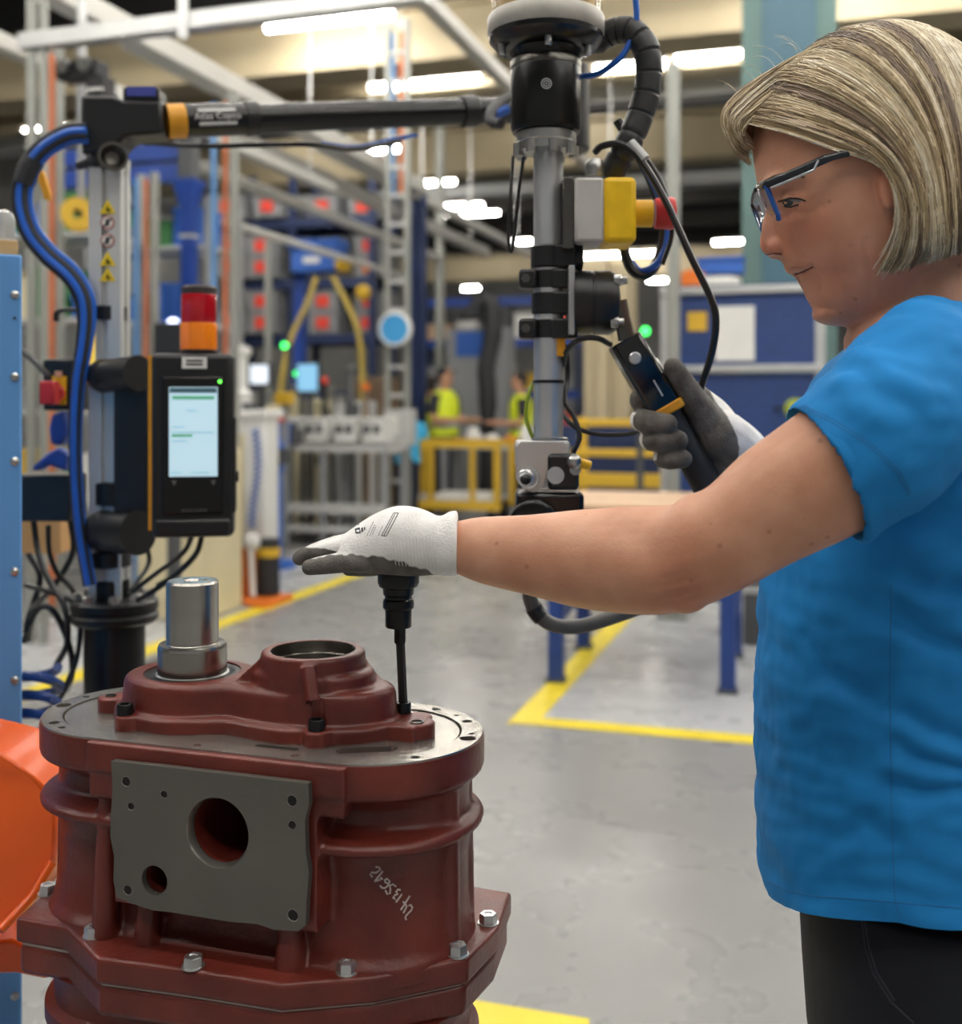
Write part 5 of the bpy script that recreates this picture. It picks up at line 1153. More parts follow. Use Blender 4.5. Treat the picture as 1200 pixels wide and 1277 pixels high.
# folds
co = np.array([tuple(v.co) for v in sh_me.vertices]); no = np.array([tuple(v.normal) for v in sh_me.vertices]); dsp = np.zeros(len(co))
for i, c in enumerate(co):
    x, y, z = c
    dsp[i] = .0048*noise.noise(Vector((x*10, y*10, z*26+x*14)))+.0022*noise.noise(Vector((x*26-z*12, y*20, z*60)))+.0015*noise.noise(Vector((x*55, y*55, z*40)))
co += no*dsp[:, None]; sh_me.vertices.foreach_set('co', co.astype(np.float32).ravel()); sh_me.update()
# folds seen at the side: raised/pressed ridges
press(sh_me, [[(1120, 950), (1150, 975), (1200, 990)], [(1115, 1010), (1150, 1020), (1200, 1012)], [(1130, 905), (1165, 935), (1200, 945)], [(1040, 1075), (1080, 1060), (1110, 1090)], [(1000, 800), (1030, 850), (1080, 880)], [(1120, 760), (1160, 800), (1200, 815)], [(1110, 700), (1150, 730), (1190, 735)]], .007, .009)
press(sh_me, [[(1125, 930), (1160, 955), (1200, 968)], [(1120, 985), (1160, 1000), (1200, 1000)], [(1070, 440), (1110, 470), (1150, 490)], [(1050, 480), (1090, 520), (1120, 530)]], -.005, .009)
# hem: cut below a sloped line by trimming vertices
bm = bmesh.new(); bm.from_mesh(sh_me)
hemz = P(957, 1116, DT).z
bmesh.ops.bisect_plane(bm, geom=bm.verts[:]+bm.edges[:]+bm.faces[:], plane_co=(0, 0, hemz), plane_no=(0, 0, -1), clear_outer=True)
hx0 = P(957, 1116, DT).x
for v in bm.verts:
    w_ = max(0., min(1., (hemz+.30-v.co.z)/.30)); v.co.z += w_*(.040*min(1, abs(v.co.y-DT)/.15)**1.2+.02*max(0, v.co.x-hx0-.03))
bm.to_mesh(sh_me); bm.free()
sh_me.polygons.foreach_set('use_smooth', [True]*len(sh_me.polygons))
shirt_bvh = bvh_of(sh_me)
sh_o = link_mesh('t_shirt', sh_me, shirt, wom)
hm_l = [[(957, 1098), (985, 1112), (1020, 1118), (1100, 1124), (1200, 1133)], [(1112, 730), (1110, 850), (1112, 1000), (1116, 1120), (1122, 1145)], [(998, 508), (1040, 528), (1085, 557), (1120, 592), (1133, 618)], [(1001, 505), (1043, 525), (1088, 554), (1123, 589), (1136, 615)]]
strokes(hm_l, shirt_bvh, .0005, off=.0, n=4).build('seams', mat('seam_blue', '#17659f', .8), sh_o)
trs = mat('trousers_black', '#10141e', .85, var=.15, vscale=40, bump=.12, bscale=500)
tb2 = MB()
tb2.rings([trow(*r) for r in ((1085, 1000, 1320, .150), (1140, 1008, 1328, .155), (1220, 1013, 1338, .160), (1320, 1020, 1340, .160))])
for sg in (-1, 1):
    zc = [(1300, .1*sg, .085), (1450, .10*sg, .080), (1650, .10*sg, .066), (1900, .1*sg, .058), (2050, .1*sg, .062)]
    rgs = []
    for y, dy, r in zc:
        c = P(1180+(y-1300)*.0, y, DT); z = max(.05, c.z) if y < 2000 else .05
        rgs.append([Vector((c.x+r*1.15*math.cos(q), DT+dy*.85+r*math.sin(q), z)) for q in [2*math.pi*k/28 for k in range(28)]])
    tb2.rings(rgs)
tp_me = remesh(tb2, .006, 4); tp_bvh = bvh_of(tp_me); tr_o = link_mesh('trousers', tp_me, trs, wom)
strokes([[(1075, 1145), (1080, 1180), (1090, 1215), (1112, 1250), (1140, 1276)], [(1078, 1145), (1084, 1180), (1094, 1213), (1116, 1248)]], tp_bvh, .0011, off=.0002).build('pocket_seam', mat('seam_black', '#30333c', .85), tr_o)
shoe_m = mat('shoe_black', '#1b1b1d', .6)
for sg in (-1, 1):
    m = MB(); c = Vector((P(1180, 505, DT).x, DT+.085*sg, 0)); m.rings([[c+Vector((ox+rx*math.cos(q), ry*math.sin(q), z)) for q in [2*math.pi*k/24 for k in range(24)]] for z, ox, rx, ry in ((0, -.06, .14, .05), (.03, -.06, .14, .05), (.06, -.05, .125, .045), (.09, -.01, .08, .042), (.12, 0, .06, .045))]); m.build('shoe', shoe_m, wom)
# ------------------------------------------------------------------ things standing in the hall behind
def base_at(px, d): v = P(px, 505, d); v.z = 0; return v
def zt(py, d): return H-(py-HY)/F*d
def bthing(name, label, cat, px, d, group=None, z=0., yaw=YAW):
    b = base_at(px, d); b.z = z; t = thing(name, label, cat, b, yaw, group); return t, RM(b, yaw)
def part(M, name, material, par, boxes=(), bars_=(), cyls=(), bevel=0.):
    m = MB(M)
    for c, sz in boxes: m.box(c, sz)
    for a, b, w_ in bars_: m.bar(a, b, w_, w_)
    for a, b, r in cyls: m.cyl(a, b, r, n=12)
    return m.build(name, material, par, bevel=bevel)
gcol = {n: mat('bg_'+n, c, .55, var=.08, vscale=3) for n, c in dict(grey='#86888a', lgrey='#b4b5b3', dgrey='#4a4c4f', white='#dcdcd8', cream='#d6cba8', green='#3f7a48', blue='#2a5cb0', lblue='#6f9fcc', red='#d8402f', orange='#d9701f', yellow='#cda62c', brown='#6d5a48', black='#222326', tan='#c2a283').items()}
orange_p = mat('orange_pipe', '#b8663c', .5, var=.1)
# --- big rack with grey bins
t, M = bthing('storage_rack', 'navy pallet rack full of grey bins behind the black arm', 'rack', 384, 16.0)
k = 16/F
for x in (-1.12, -.08, 1.12):
    for y in (-.3, .45): part(M, 'upright', navy, t, [((x, y, 2.35), (.09, .09, 4.7))])
for py in (283, 357, 425, 495):
    z = zt(py, 16)
    for y in (-.33, .48): part(M, 'beam', navy, t, [((0, y, z), (2.34, .05, .13))])
    part(M, 'shelf_board', gcol['dgrey'], t, [((0, .07, z+.07), (2.2, .74, .02))])
proto = None
BINS = [(296, 268, 0, 283), (345, 265, 1, 283), (412, 260, 1, 283), (462, 259, 1, 283), (300, 314, 0, 330), (338, 313, 1, 330), (470, 301, 1, 330), (300, 341, 0, 357), (338, 341, 1, 357), (470, 331, 2, 357), (338, 383, 1, 398), (413, 381, 1, 398), (470, 375, 1, 398), (300, 408, 0, 425), (338, 407, 1, 425), (413, 405, 1, 425), (468, 404, 1, 425)]
labc = [gcol['red'], gcol['red'], gcol['orange']]
names = {283: 'top row', 330: 'upper middle row', 357: 'lower middle row', 398: 'row above bottom', 425: 'bottom row'}
order = {}
for px, py, kd, sh in BINS:
    order[sh] = order.get(sh, 0)+1
    d = 15.9; z = zt(sh, 16)+(.085 if sh in (283, 357, 425) else .10); b = base_at(px, d); b.z = z
    if sh in (330, 398): z = zt(sh+27, 16)+.085+.30; b.z = z
    ordn = ['first', 'second', 'third', 'fourth', 'fifth'][order[sh]-1]
    bt = thing('storage_bin', 'grey bin with %s card, %s from left, %s of rack' % ('orange' if kd == 2 else 'red', ordn, names[sh]), 'bin', b, YAW, 'grey bins on the navy rack')
    M = RM(b); m = MB(M); m.rings([[(sx*w_, sy*q_, z_) for sx, sy in ((-1, -1), (1, -1), (1, 1), (-1, 1))] for w_, q_, z_ in ((.20, .26, 0), (.23, .30, .27), (.25, .32, .27), (.25, .32, .29), (.22, .29, .29), (.19, .25, .01))]); m.build('bin_body', gcol['grey'], bt)
    part(M, 'card', labc[kd], bt, [((0, -.295, .145), (.19, .012, .16))])
# --- a second, farther rack (right of the navy column)
t, M = bthing('storage_rack', 'far blue rack behind the grey machine', 'rack', 625, 22.0)
for x in (-1.6, 0, 1.6):
    for y in (-.3, .4): part(M, 'upright', navy, t, [((x, y, 1.7), (.1, .1, 3.4))])
for z in (.5, 1.5, 2.5, 3.3): part(M, 'beam', blue_steel, t, [((0, -.33, z), (3.3, .05, .16))]); part(M, 'shelf_board', gcol['dgrey'], t, [((0, .05, z+.06), (3.2, .7, .02))])
rr_ = random.Random(5)
cl = ['grey', 'lgrey', 'white', 'tan', 'green', 'blue', 'red', 'cream', 'dgrey', 'yellow']
M0 = M
for lv, z in enumerate((.57, 1.57, 2.57)):
    for i in range(5):
        h_ = rr_.uniform(.3, .6); c = M0 @ Vector((-1.25+i*.62, 0, z)); cn = rr_.choice(cl); o = MB(RM(c)); wd = rr_.uniform(.35, .55); o.box((0, 0, h_/2), (wd, .5, h_)); o.box((0, -.255, h_*.55), (wd*.5, .012, h_*.3)); o.box((0, 0, h_+.01), (wd+.03, .53, .02))
        tag(o.build('carton', gcol[cn], origin=RM(c)), '%s carton, number %s from the left on the %s shelf of the far rack' % (cn.replace('lgrey', 'light grey').replace('dgrey', 'dark grey'), ['one', 'two', 'three', 'four', 'five'][i], ['lowest', 'middle', 'top'][lv]), 'carton', 'cartons on the far rack')
# --- clutter racks on the left
for (px, d, wd, hts, lab) in ((78, 8.2, 1.0, (.6, 1.25, 1.9, 2.5), 'grey shelving behind the blue hoses'), (205, 9.6, 1.15, (.7, 1.35, 1.95, 2.6), 'grey shelving behind the operator terminal')):
    t, M = bthing('shelving', lab, 'shelf', px, d)
    for x in (-wd/2, wd/2):
        for y in (-.25, .25): part(M, 'upright', alu_matt, t, [((x, y, 1.5), (.05, .05, 3.0))])
    for z in hts: part(M, 'shelf_board', gcol['lgrey'], t, [((0, 0, z), (wd, .55, .03))])
    n_ = 0
    for li, z in enumerate(hts):
        x = -wd/2+.08
        while x < wd/2-.12:
            w_ = rr_.uniform(.12, .26); h_ = rr_.uniform(.14, .42); cn = rr_.choice(cl)
            if x+w_ > wd/2-.02: break
            c = M @ Vector((x+w_/2, rr_.uniform(-.08, .08), z+.015)); o = MB(RM(c)); o.box((0, 0, h_/2), (w_, .36, h_)); o.box((0, 0, h_-.02), (w_+.02, .38, .03)); o.box((0, -.182, h_*.5), (w_*.5, .01, h_*.35))
            n_ += 1
            tag(o.build('parts_box', gcol[cn], origin=RM(c)), '%s box, %s shelf, place %s, %s' % (cn.replace('lgrey', 'light grey').replace('dgrey', 'dark grey'), ['lowest', 'second lowest', 'second highest', 'highest'][li], ['one', 'two', 'three', 'four', 'five', 'six', 'seven', 'eight', 'nine'][int((x+wd/2)/wd*7)], lab.replace('grey shelving ', '')), 'box', 'boxes on '+lab)
            x += w_+.03
# --- gantry of aluminium profile upper left
g0 = PZ(28, 50, 3.3) if False else P(28, 54, 6.15); g1 = g0+B*2.35; g1.z = g0.z+.02
t = thing('gantry_frame', 'aluminium profile gantry frame spanning the top left corner', 'frame', (g0.x, g0.y, 0), YAW)
m = MB(); m.bar(g0, g1, .09, .09); m.build('cross_beam', alu, t, bevel=.006)
for q, w_ in ((.06, .045), (.14, .04)):
    p = g0+B*q; m = MB(); m.bar((p.x, p.y, 0), (p.x, p.y, g0.z+.25), w_, w_); m.build('leg', alu_bg, t, bevel=.005)
p = g0+B*1.02; m = MB(); m.bar(p+Vector((0, -.06, -.09)), p+Vector((0, -.06, .13)), .05, .02); m.build('bracket', alu, t)
p = g1+Vector((0, 0, 0)); m = MB(); m.bar((p.x, p.y, 0), (p.x, p.y, g0.z+.1), .06, .06);
# --- overhead rails running into the hall
RAILS = [((30, -30), 3.9, .30, 7.0, 'wide pale overhead rail entering at the top left corner'), ((160, 50), 3.9, .22, 5.0, 'pale overhead rail above the arm head'), ((-30, 40), 3.5, .2, 5.0, 'grey overhead rail running behind the gantry leg'), ((282, 168), 3.7, .26, 8.0, 'white overhead rail under the black arm'), ((240, 205), 3.4, .2, 6.5, 'thin overhead rail behind the blue lift column'), ((232, 262), 2.9, .12, 5.0, 'low aluminium rail ending at the blue lifter'), ((395, 180), 3.9, .2, 8.5, 'perforated cable ladder rail left of the ladder tower'), ((520, -10), 4.1, .2, 8.0, 'grey overhead rail meeting the top of the black nutrunner')]
for (px, py), z, w_, L, lab in RAILS:
    d = (z-H)*F/(HY-py); a = P(px, py, d); b = a+A*L
    t = thing('overhead_rail', lab, 'rail', a, YAW, 'overhead rails')
    m = MB(); m.bar(a, b, w_*.55, w_*.5); m.build('rail_profile', mat('rail_paint', '#c6c5bf', .45, .3, var=.05, vscale=2), t, bevel=.01)
    for q in (.9,):
        p = a.lerp(b, q); m = MB(); m.bar(p, p+Vector((0, 0, 8.4-z)), .016, .016); m.build('hanger_rod', alu, t)
# --- posts and pipes
def post(px, d, w_, ytop, material, name, label, cat='post', pipe=None, group=None):
    t, M = bthing(name, label, cat, px, d, group); z1 = zt(ytop, d)
    part(M, 'shaft', material, t, [((0, 0, z1/2), (w_, w_, z1))], bevel=w_*.1); part(M, 'foot_plate', material, t, [((0, 0, .01), (w_*2.4, w_*2.4, .02))])
    for off, c, r in pipe or []:
        m = MB(M); m.cyl((off, -w_*.6, 3.6 if 'ladder' in label else .05), (off, -w_*.6, z1-.05), r, n=8); m.build('pipe', c, t)
    return t
post(292, 7.2, .05, 118, alu_bg, 'utility_post', 'aluminium utility post with orange pipe right of the signal lamp', pipe=[(-.045, orange_p, .016), (-.13, mat('pale_blue_pipe', '#5f8fc4', .5), .02)])
post(193, 7.9, .05, 215, alu_bg, 'utility_post', 'aluminium utility post with orange pipe behind the terminal', pipe=[(-.05, orange_p, .016), (-.13, mat('pale_blue_pipe', '#5f8fc4', .5), .02)])
post(72, 7.0, .06, 60, alu_bg, 'utility_post', 'aluminium post with salmon pipe beside the gantry leg', pipe=[(-.02, orange_p, .026)])
post(508, 12.3, .05, 35, alu_bg, 'utility_post', 'slim post with orange and blue pipes beside the ladder tower', pipe=[(-.06, orange_p, .03), (-.16, mat('pale_blue_pipe', '#5f8fc4', .5), .03)])
post(549, 16.0, .11, 160, alu_bg, 'utility_post', 'plain grey post right of the navy column')
post(840, 6.85, .075, 80, alu_bg, 'utility_post', 'tall aluminium post at the left side of the blue panel cart')
post(335, 12.5, .07, 300, alu_bg, 'utility_post', 'short grey post in front of the navy rack')
# --- ladder tower
t, M = bthing('ladder_tower', 'grey ladder-like cable tower carrying the round blue sign', 'tower', 496, 11.8)
z1 = zt(25, 11.8)
for x in (-.11, .11): part(M, 'rail', alu_bg, t, [((x, 0, z1/2), (.05, .06, z1))])
for i in range(18): part(M, 'rung', gcol['lgrey'], t, [((0, 0, .2+i*.3), (.2, .04, .04))])
sg_t, M = bthing('round_sign', 'round blue gauge-like sign with white rim on the ladder tower', 'sign', 494, 11.6, z=zt(431, 11.6))
m = MB(M); m.lathe([(.18, 0), (.18, .05), (.155, .06), (.15, .045)], (0, 0, .17), (0, -1, 0), 32); m.build('rim', gcol['white'], sg_t)
m = MB(M); m.lathe([(.152, 0), (.152, .048), (0, .048)], (0, 0, .17), (0, -1, 0), 32); m.build('face', mat('sign_blue', '#3f96cf', .4), sg_t)
# --- blue lift column and beams
t, M = bthing('lift_column', 'blue lift column with flared top and dark upper section', 'column', 236, 8.6)
zz = lambda y: zt(y, 8.6)
m = MB(M); m.rings([[(sx*w_, sy*w_, z_) for sx, sy in ((-1, -1), (1, -1), (1, 1), (-1, 1))] for w_, z_ in ((.048, 0), (.048, zz(262)), (.085, zz(232)), (.092, zz(228)), (.092, zz(225)))]); m.build('column', blue_steel, t)
part(M, 'dark_section', gcol['dgrey'], t, [((0, 0, (zz(225)+zz(165))/2), (.12, .12, (zz(165)-zz(225))))])
for y0, y1 in ((178, 198), (204, 226)): part(M, 'double_beam', blue_steel, t, [((-.62, 0, (zz(y0)+zz(y1))/2), (1.1, .1, zz(y0)-zz(y1)))])
part(M, 'ring', gcol['lgrey'], t, [((0, 0, zz(295)), (.11, .11, .025))])
# --- blue lifter with yellow hoses
t, M = bthing('blue_lifter', 'blue lifting device with yellow balls and yellow hoses in front of the rack', 'lifter', 398, 12.6)
zz = lambda y: zt(y, 12.6)
part(M, 'body', gcol['blue'], t, [((0, 0, zz(322)), (.56, .3, .34))], bevel=.02); part(M, 'upper_bar', gcol['blue'], t, [((0, -.02, zz(306)), (.62, .32, .1))], bevel=.02)
part(M, 'stand', blue_steel, t, [], [((-.26, .1, zz(340)), (-.34, .1, 0), .12)]); part(M, 'dark_side', gcol['black'], t, [((-.34, 0, zz(320)), (.12, .25, .4))])
part(M, 'label', gcol['white'], t, [((-.02, -.155, zz(326)), (.2, .012, .07))])
for x, y in ((427, 330), (453, 365)):
    q = P(x, y, 12.4); m = MB(); m.ball(q, .09); m.build('yellow_ball', gcol['yellow'], t)
for pts in ([(395, 345), (380, 385), (362, 425), (352, 470), (350, 500)], [(415, 345), (436, 385), (448, 420), (452, 470), (452, 520)]):
    m = MB(); m.tube(crom([tuple(P(x, y, 12.3)) for x, y in pts], 4), .03, 8); m.build('yellow_hose', mat('hose_yellow', '#b9a14a', .5), t)
for x, y, dd, lab in ((355, 431, 11.5, 'green lit lamp on the blue stand'), (371, 466, 11.0, 'green lit lamp beside the small screen'), (805, 413, 9.0, 'green lit lamp behind the tool handle')):
    b = P(x, y, dd); t = thing('indicator_lamp', lab, 'lamp', b, YAW, 'green indicator lamps'); m = MB(); m.ball(b, .032); m.build('lens', glow('green_lamp', '#3dff6a', 3.5), t); m = MB(); m.cyl(b+Vector((0, .03, 0)), b+Vector((0, .3, -.02)), .02); m.build('holder', gcol['black'], t); m = MB(); m.cyl((b.x, b.y+.3, 0), (b.x, b.y+.3, b.z+.02), .03); m.build('pole', gcol['dgrey'], t)
# --- machining/engine line
t, M = bthing('engine_conveyor', 'grey roller conveyor carrying white engine blocks', 'conveyor', 418, 10.6)
part(M, 'deck', gcol['lgrey'], t, [((0, 0, .90), (1.25, .6, .06))])
for x in (-.6, 0, .6):
    for y in (-.25, .25): part(M, 'leg', gcol['grey'], t, [((x, y, .45), (.06, .06, .9))])
part(M, 'lower_rail', gcol['lgrey'], t, [((0, -.28, .35), (1.25, .05, .09))]); part(M, 'lower_rail', gcol['lgrey'], t, [((0, -.28, .16), (1.25, .05, .06))]); part(M, 'lower_tray', gcol['grey'], t, [((0, 0, .3), (1.2, .5, .02))])
for i in range(14): m = MB(M); m.cyl((-.58+i*.09, -.28, .935), (-.58+i*.09, .28, .935), .022, n=8); m.build('roller', steel, t)
ne = 0
for i, x in enumerate((-.42, -.14, .16, .44)):
    c = M @ Vector((x, 0, .957)); o = thing('engine_block', 'white engine casting, %s from the left on the conveyor' % ['first', 'second', 'third', 'fourth'][i], 'engine part', c, YAW, 'white engine castings'); Mx = RM(c)
    part(Mx, 'casting', gcol['white'], o, [((0, 0, .10), (.2, .3, .2)), ((0, 0, .21), (.23, .33, .03))], bevel=.01); m = MB(Mx)
    for q in (-.05, .05): m.cyl((q, -.18, .12), (q, -.14, .12), .035, n=12)
    m.build('bores', gcol['dgrey'], o)
for px, py0, py1, d, wd, cn, lab in ((345, 505, 560, 11.8, .36, 'cream', 'cream machine cabinet left of the engine line'), (396, 498, 550, 11.7, .38, 'cream', 'cream machine cabinet with pipes behind the engine line'), (442, 500, 548, 11.6, .3, 'lgrey', 'light grey machine cabinet right behind the engine line'), (600, 410, 560, 15.5, .85, 'grey', 'tall grey machine cabinet with blue window'), (470, 470, 560, 13.2, .4, 'brown', 'brown machine column behind the ladder tower'), (238, 560, 700, 7.0, .45, 'cream', 'cream cabinet behind the operator terminal'), (497, 510, 555, 11.3, .2, 'lgrey', 'small light grey switch cabinet on the ladder tower')):
    if 'switch cabinet' in lab:
        zc = zt(533, d); t, M = bthing('machine_cabinet', lab, 'cabinet', px, d, z=zc-.18); part(M, 'body', gcol[cn], t, [((0, .05, .18), (.28, .2, .36))], bevel=.01); part(M, 'panel', gcol['white'], t, [((-.05, -.058, .2), (.13, .012, .2))]); part(M, 'switch', gcol['yellow'], t, [((-.05, -.07, .2), (.045, .03, .06))]); continue
    z0 = 0; z1 = zt(py0, d); t, M = bthing('machine_cabinet', lab, 'cabinet', px, d)
    part(M, 'body', gcol[cn], t, [((0, 0, z1/2), (wd, .5, z1))], bevel=.02)
    part(M, 'door', gcol[cn], t, [((0, -.256, z1*.5), (wd*.86, .014, z1*.8))], bevel=.005)
    part(M, 'handle', gcol['black'], t, [((wd*.34, -.275, z1*.55), (.025, .03, .12))])
    if 'blue window' in lab: part(M, 'window', gcol['blue'], t, [((-.02, -.268, zt(430, d)), (wd*.6, .012, .34))])
    if 'switch cabinet' in lab: part(M, 'switch', gcol['yellow'], t, [((-.06, -.27, z1-.12), (.05, .03, .06))]); part(M, 'panel', gcol['white'], t, [((-.06, -.265, z1-.12), (.13, .012, .2))])
    if 'pipes' in lab or 'left of' in lab:
        for q in (-.2, 0, .2): m = MB(M); m.cyl((q, -.1, z1), (q, -.1, z1+.12+.1*abs(q)), .04, n=10); m.build('cap_pipe', steel, t)
# screens
for px, py, d, wd, ht, cn, lab in ((385, 471, 10.9, .21, .26, '#7fb4d6', 'small lit blue screen beside a green lamp'), (325, 467, 10.2, .18, .17, '#e8f2ff', 'small bright white screen right of the operator terminal'), (213, 424, 5.5, .13, .13, '#20242a', 'dark monitor back behind the signal lamp')):
    b = P(px, py, d); z0 = b.z-ht/2-.12; t = thing('monitor', lab, 'monitor', (b.x, b.y, z0-.5), YAW); M = RM((b.x, b.y, 0))
    part(M, 'frame', gcol['black'], t, [((0, 0, b.z), (wd+.04, .05, ht+.04))], bevel=.008); part(M, 'screen', mat('screen_'+cn, cn, .4, emit=cn, estr=.7 if cn != '#20242a' else 0), t, [((0, -.027, b.z), (wd, .006, ht))]); part(M, 'stand', gcol['dgrey'], t, [((0, .03, b.z/2-ht/4), (.05, .05, b.z-ht/2))]); part(M, 'foot', gcol['dgrey'], t, [((0, .03, .015), (.3, .3, .03))])
b = P(355, 497, 10.0); t = thing('yellow_box', 'small yellow box under the green lamps', 'box', (b.x, b.y, 0), YAW); M = RM((b.x, b.y, 0)); part(M, 'box', gcol['yellow'], t, [((0, 0, b.z), (.15, .12, .11))], bevel=.01); part(M, 'stand', gcol['grey'], t, [((0, 0, b.z/2), (.05, .05, b.z-.1))])
b = P(216, 405, 7.0); o = MB(); o.ball(b, .04); o.cyl(b, b+Vector((0, .2, -.1)), .02); tag(o.build('work_lamp', glow('cool_lamp', '#cfd8ff', 4), origin=b), 'small bluish lit lamp left of the signal lamp', 'lamp')
# white column with coiled hose, orange stand with black motor
t, M = bthing('hose_column', 'white machine column with a spiral blue hose along it', 'column', 326, 7.7)
z1 = zt(520, 7.7); part(M, 'column', gcol['white'], t, [((0, 0, z1/2), (.17, .2, z1))], bevel=.02); part(M, 'cap', gcol['white'], t, [((0, 0, z1+.02), (.22, .24, .06))], bevel=.01); part(M, 'side_panel', gcol['cream'], t, [((-.16, .05, .55), (.12, .2, 1.1))], bevel=.01)
pp = [P(318+4.5*math.cos(i*.9)+4*math.sin(i*.04), 535+i*1.02, 7.5+.025*math.sin(i*.9)) for i in range(122)]; m = MB(); m.tube(pp, .008, 6); m.build('spiral_hose', mat('coil_pale', '#5c78b8', .4), t)
t, M = bthing('orange_stand', 'orange steel foot stand holding a black and yellow motor', 'stand', 318, 7.45)
part(M, 'upright', gcol['orange'], t, [((-.02, 0, .18), (.1, .12, .36))], bevel=.01); part(M, 'foot', gcol['orange'], t, [((.05, -.05, .02), (.34, .35, .04))], bevel=.008); m = MB(M); m.cyl((.1, 0, .05), (.1, 0, .42), .075); m.build('motor', gcol['black'], t, bevel=.01); m = MB(M); m.cyl((.1, 0, .30), (.1, 0, .36), .078); m.build('yellow_band', gcol['yellow'], t); m = MB(M); m.ball((.02, -.08, .4), .06); m.cyl((.02, -.1, .4), (.05, -.12, .05), .02); m.build('white_cap', gcol['white'], t)
# dark suction arm
t, M = bthing('extraction_arm', 'black curved extraction arm before the far blue rack', 'extraction arm', 606, 14.5)
m = MB(); m.tube(crom([tuple(P(x, y, 14.5)) for x, y in ((590, 388), (600, 376), (612, 380), (614, 420), (606, 460), (608, 500), (606, 640))], 5), [.1]*6+[.13]*10+[.12]*10+[.1]*5, 10); m.build('arm', gcol['black'], t)
q = P(588, 392, 14.5); m = MB(); m.lathe([(.1, .1), (.2, -.05), (.17, -.05), (.08, .1)], q, n=16); m.build('hood', gcol['black'], t)
# --- yellow cart
t, M = bthing('yellow_cart', 'yellow tubular trolley in front of the workers', 'trolley', 573, 12.6)
zz = lambda y: zt(y, 12.6); zb, ztp = zz(627), zz(552)
for x in (-.53, -.23, .25, .53):
    part(M, 'front_bar', gcol['yellow'], t, [((x, -.3, (zb+ztp)/2), (.065 if abs(x) > .3 else .05, .065, ztp-zb))])
    if abs(x) > .3: part(M, 'back_bar', gcol['yellow'], t, [((x, .3, (zb+ztp)/2), (.065, .065, ztp-zb))])
for z in (zb, ztp): part(M, 'rail', gcol['yellow'], t, [((0, -.3, z), (1.13, .07, .09))]); part(M, 'rail', gcol['yellow'], t, [((0, .3, z), (1.13, .07, .07))])
part(M, 'tray', gcol['lgrey'], t, [((0, 0, zb+.06), (1.02, .56, .03))]); part(M, 'white_sheet', gcol['white'], t, [((.12, -.05, zb+.10), (.6, .4, .05))])
for x in (-.45, .45):
    for y in (-.25, .25): m = MB(M); m.cyl((x, y-.03, .07), (x, y+.03, .07), .07, n=14); m.box((x, y, zb/2+.06), (.05, .08, zb*.6)); m.build('castor', gcol['black'], t)
# table of parts behind the cart
t, M = bthing('parts_table', 'table with white and red parts in front of the workers', 'table', 612, 13.05)
part(M, 'top', gcol['lgrey'], t, [((0, 0, .82), (1.1, .5, .05))])
for x in (-.5, .5):
    for y in (-.2, .2): part(M, 'leg', gcol['grey'], t, [((x, y, .4), (.06, .06, .8))])
for i, (x, cn, h_) in enumerate(((-.4, 'red', .07), (-.2, 'white', .2), (.03, 'white', .12), (.25, 'orange', .1), (.45, 'white', .22))):
    c = M @ Vector((x, -.05, .845)); o = MB(RM(c)); o.lathe([(.07, 0), (.09, h_*.3), (.07, h_*.8), (.03, h_), (0, h_)], n=12); o.box((.05, 0, h_*.3), (.14, .1, h_*.5)); tag(o.build('machine_part', gcol[cn], origin=RM(c)), '%s machine part lying %s on the parts table' % (cn, ['leftmost', 'second', 'third', 'fourth', 'rightmost'][i]), 'part', 'parts on the table')
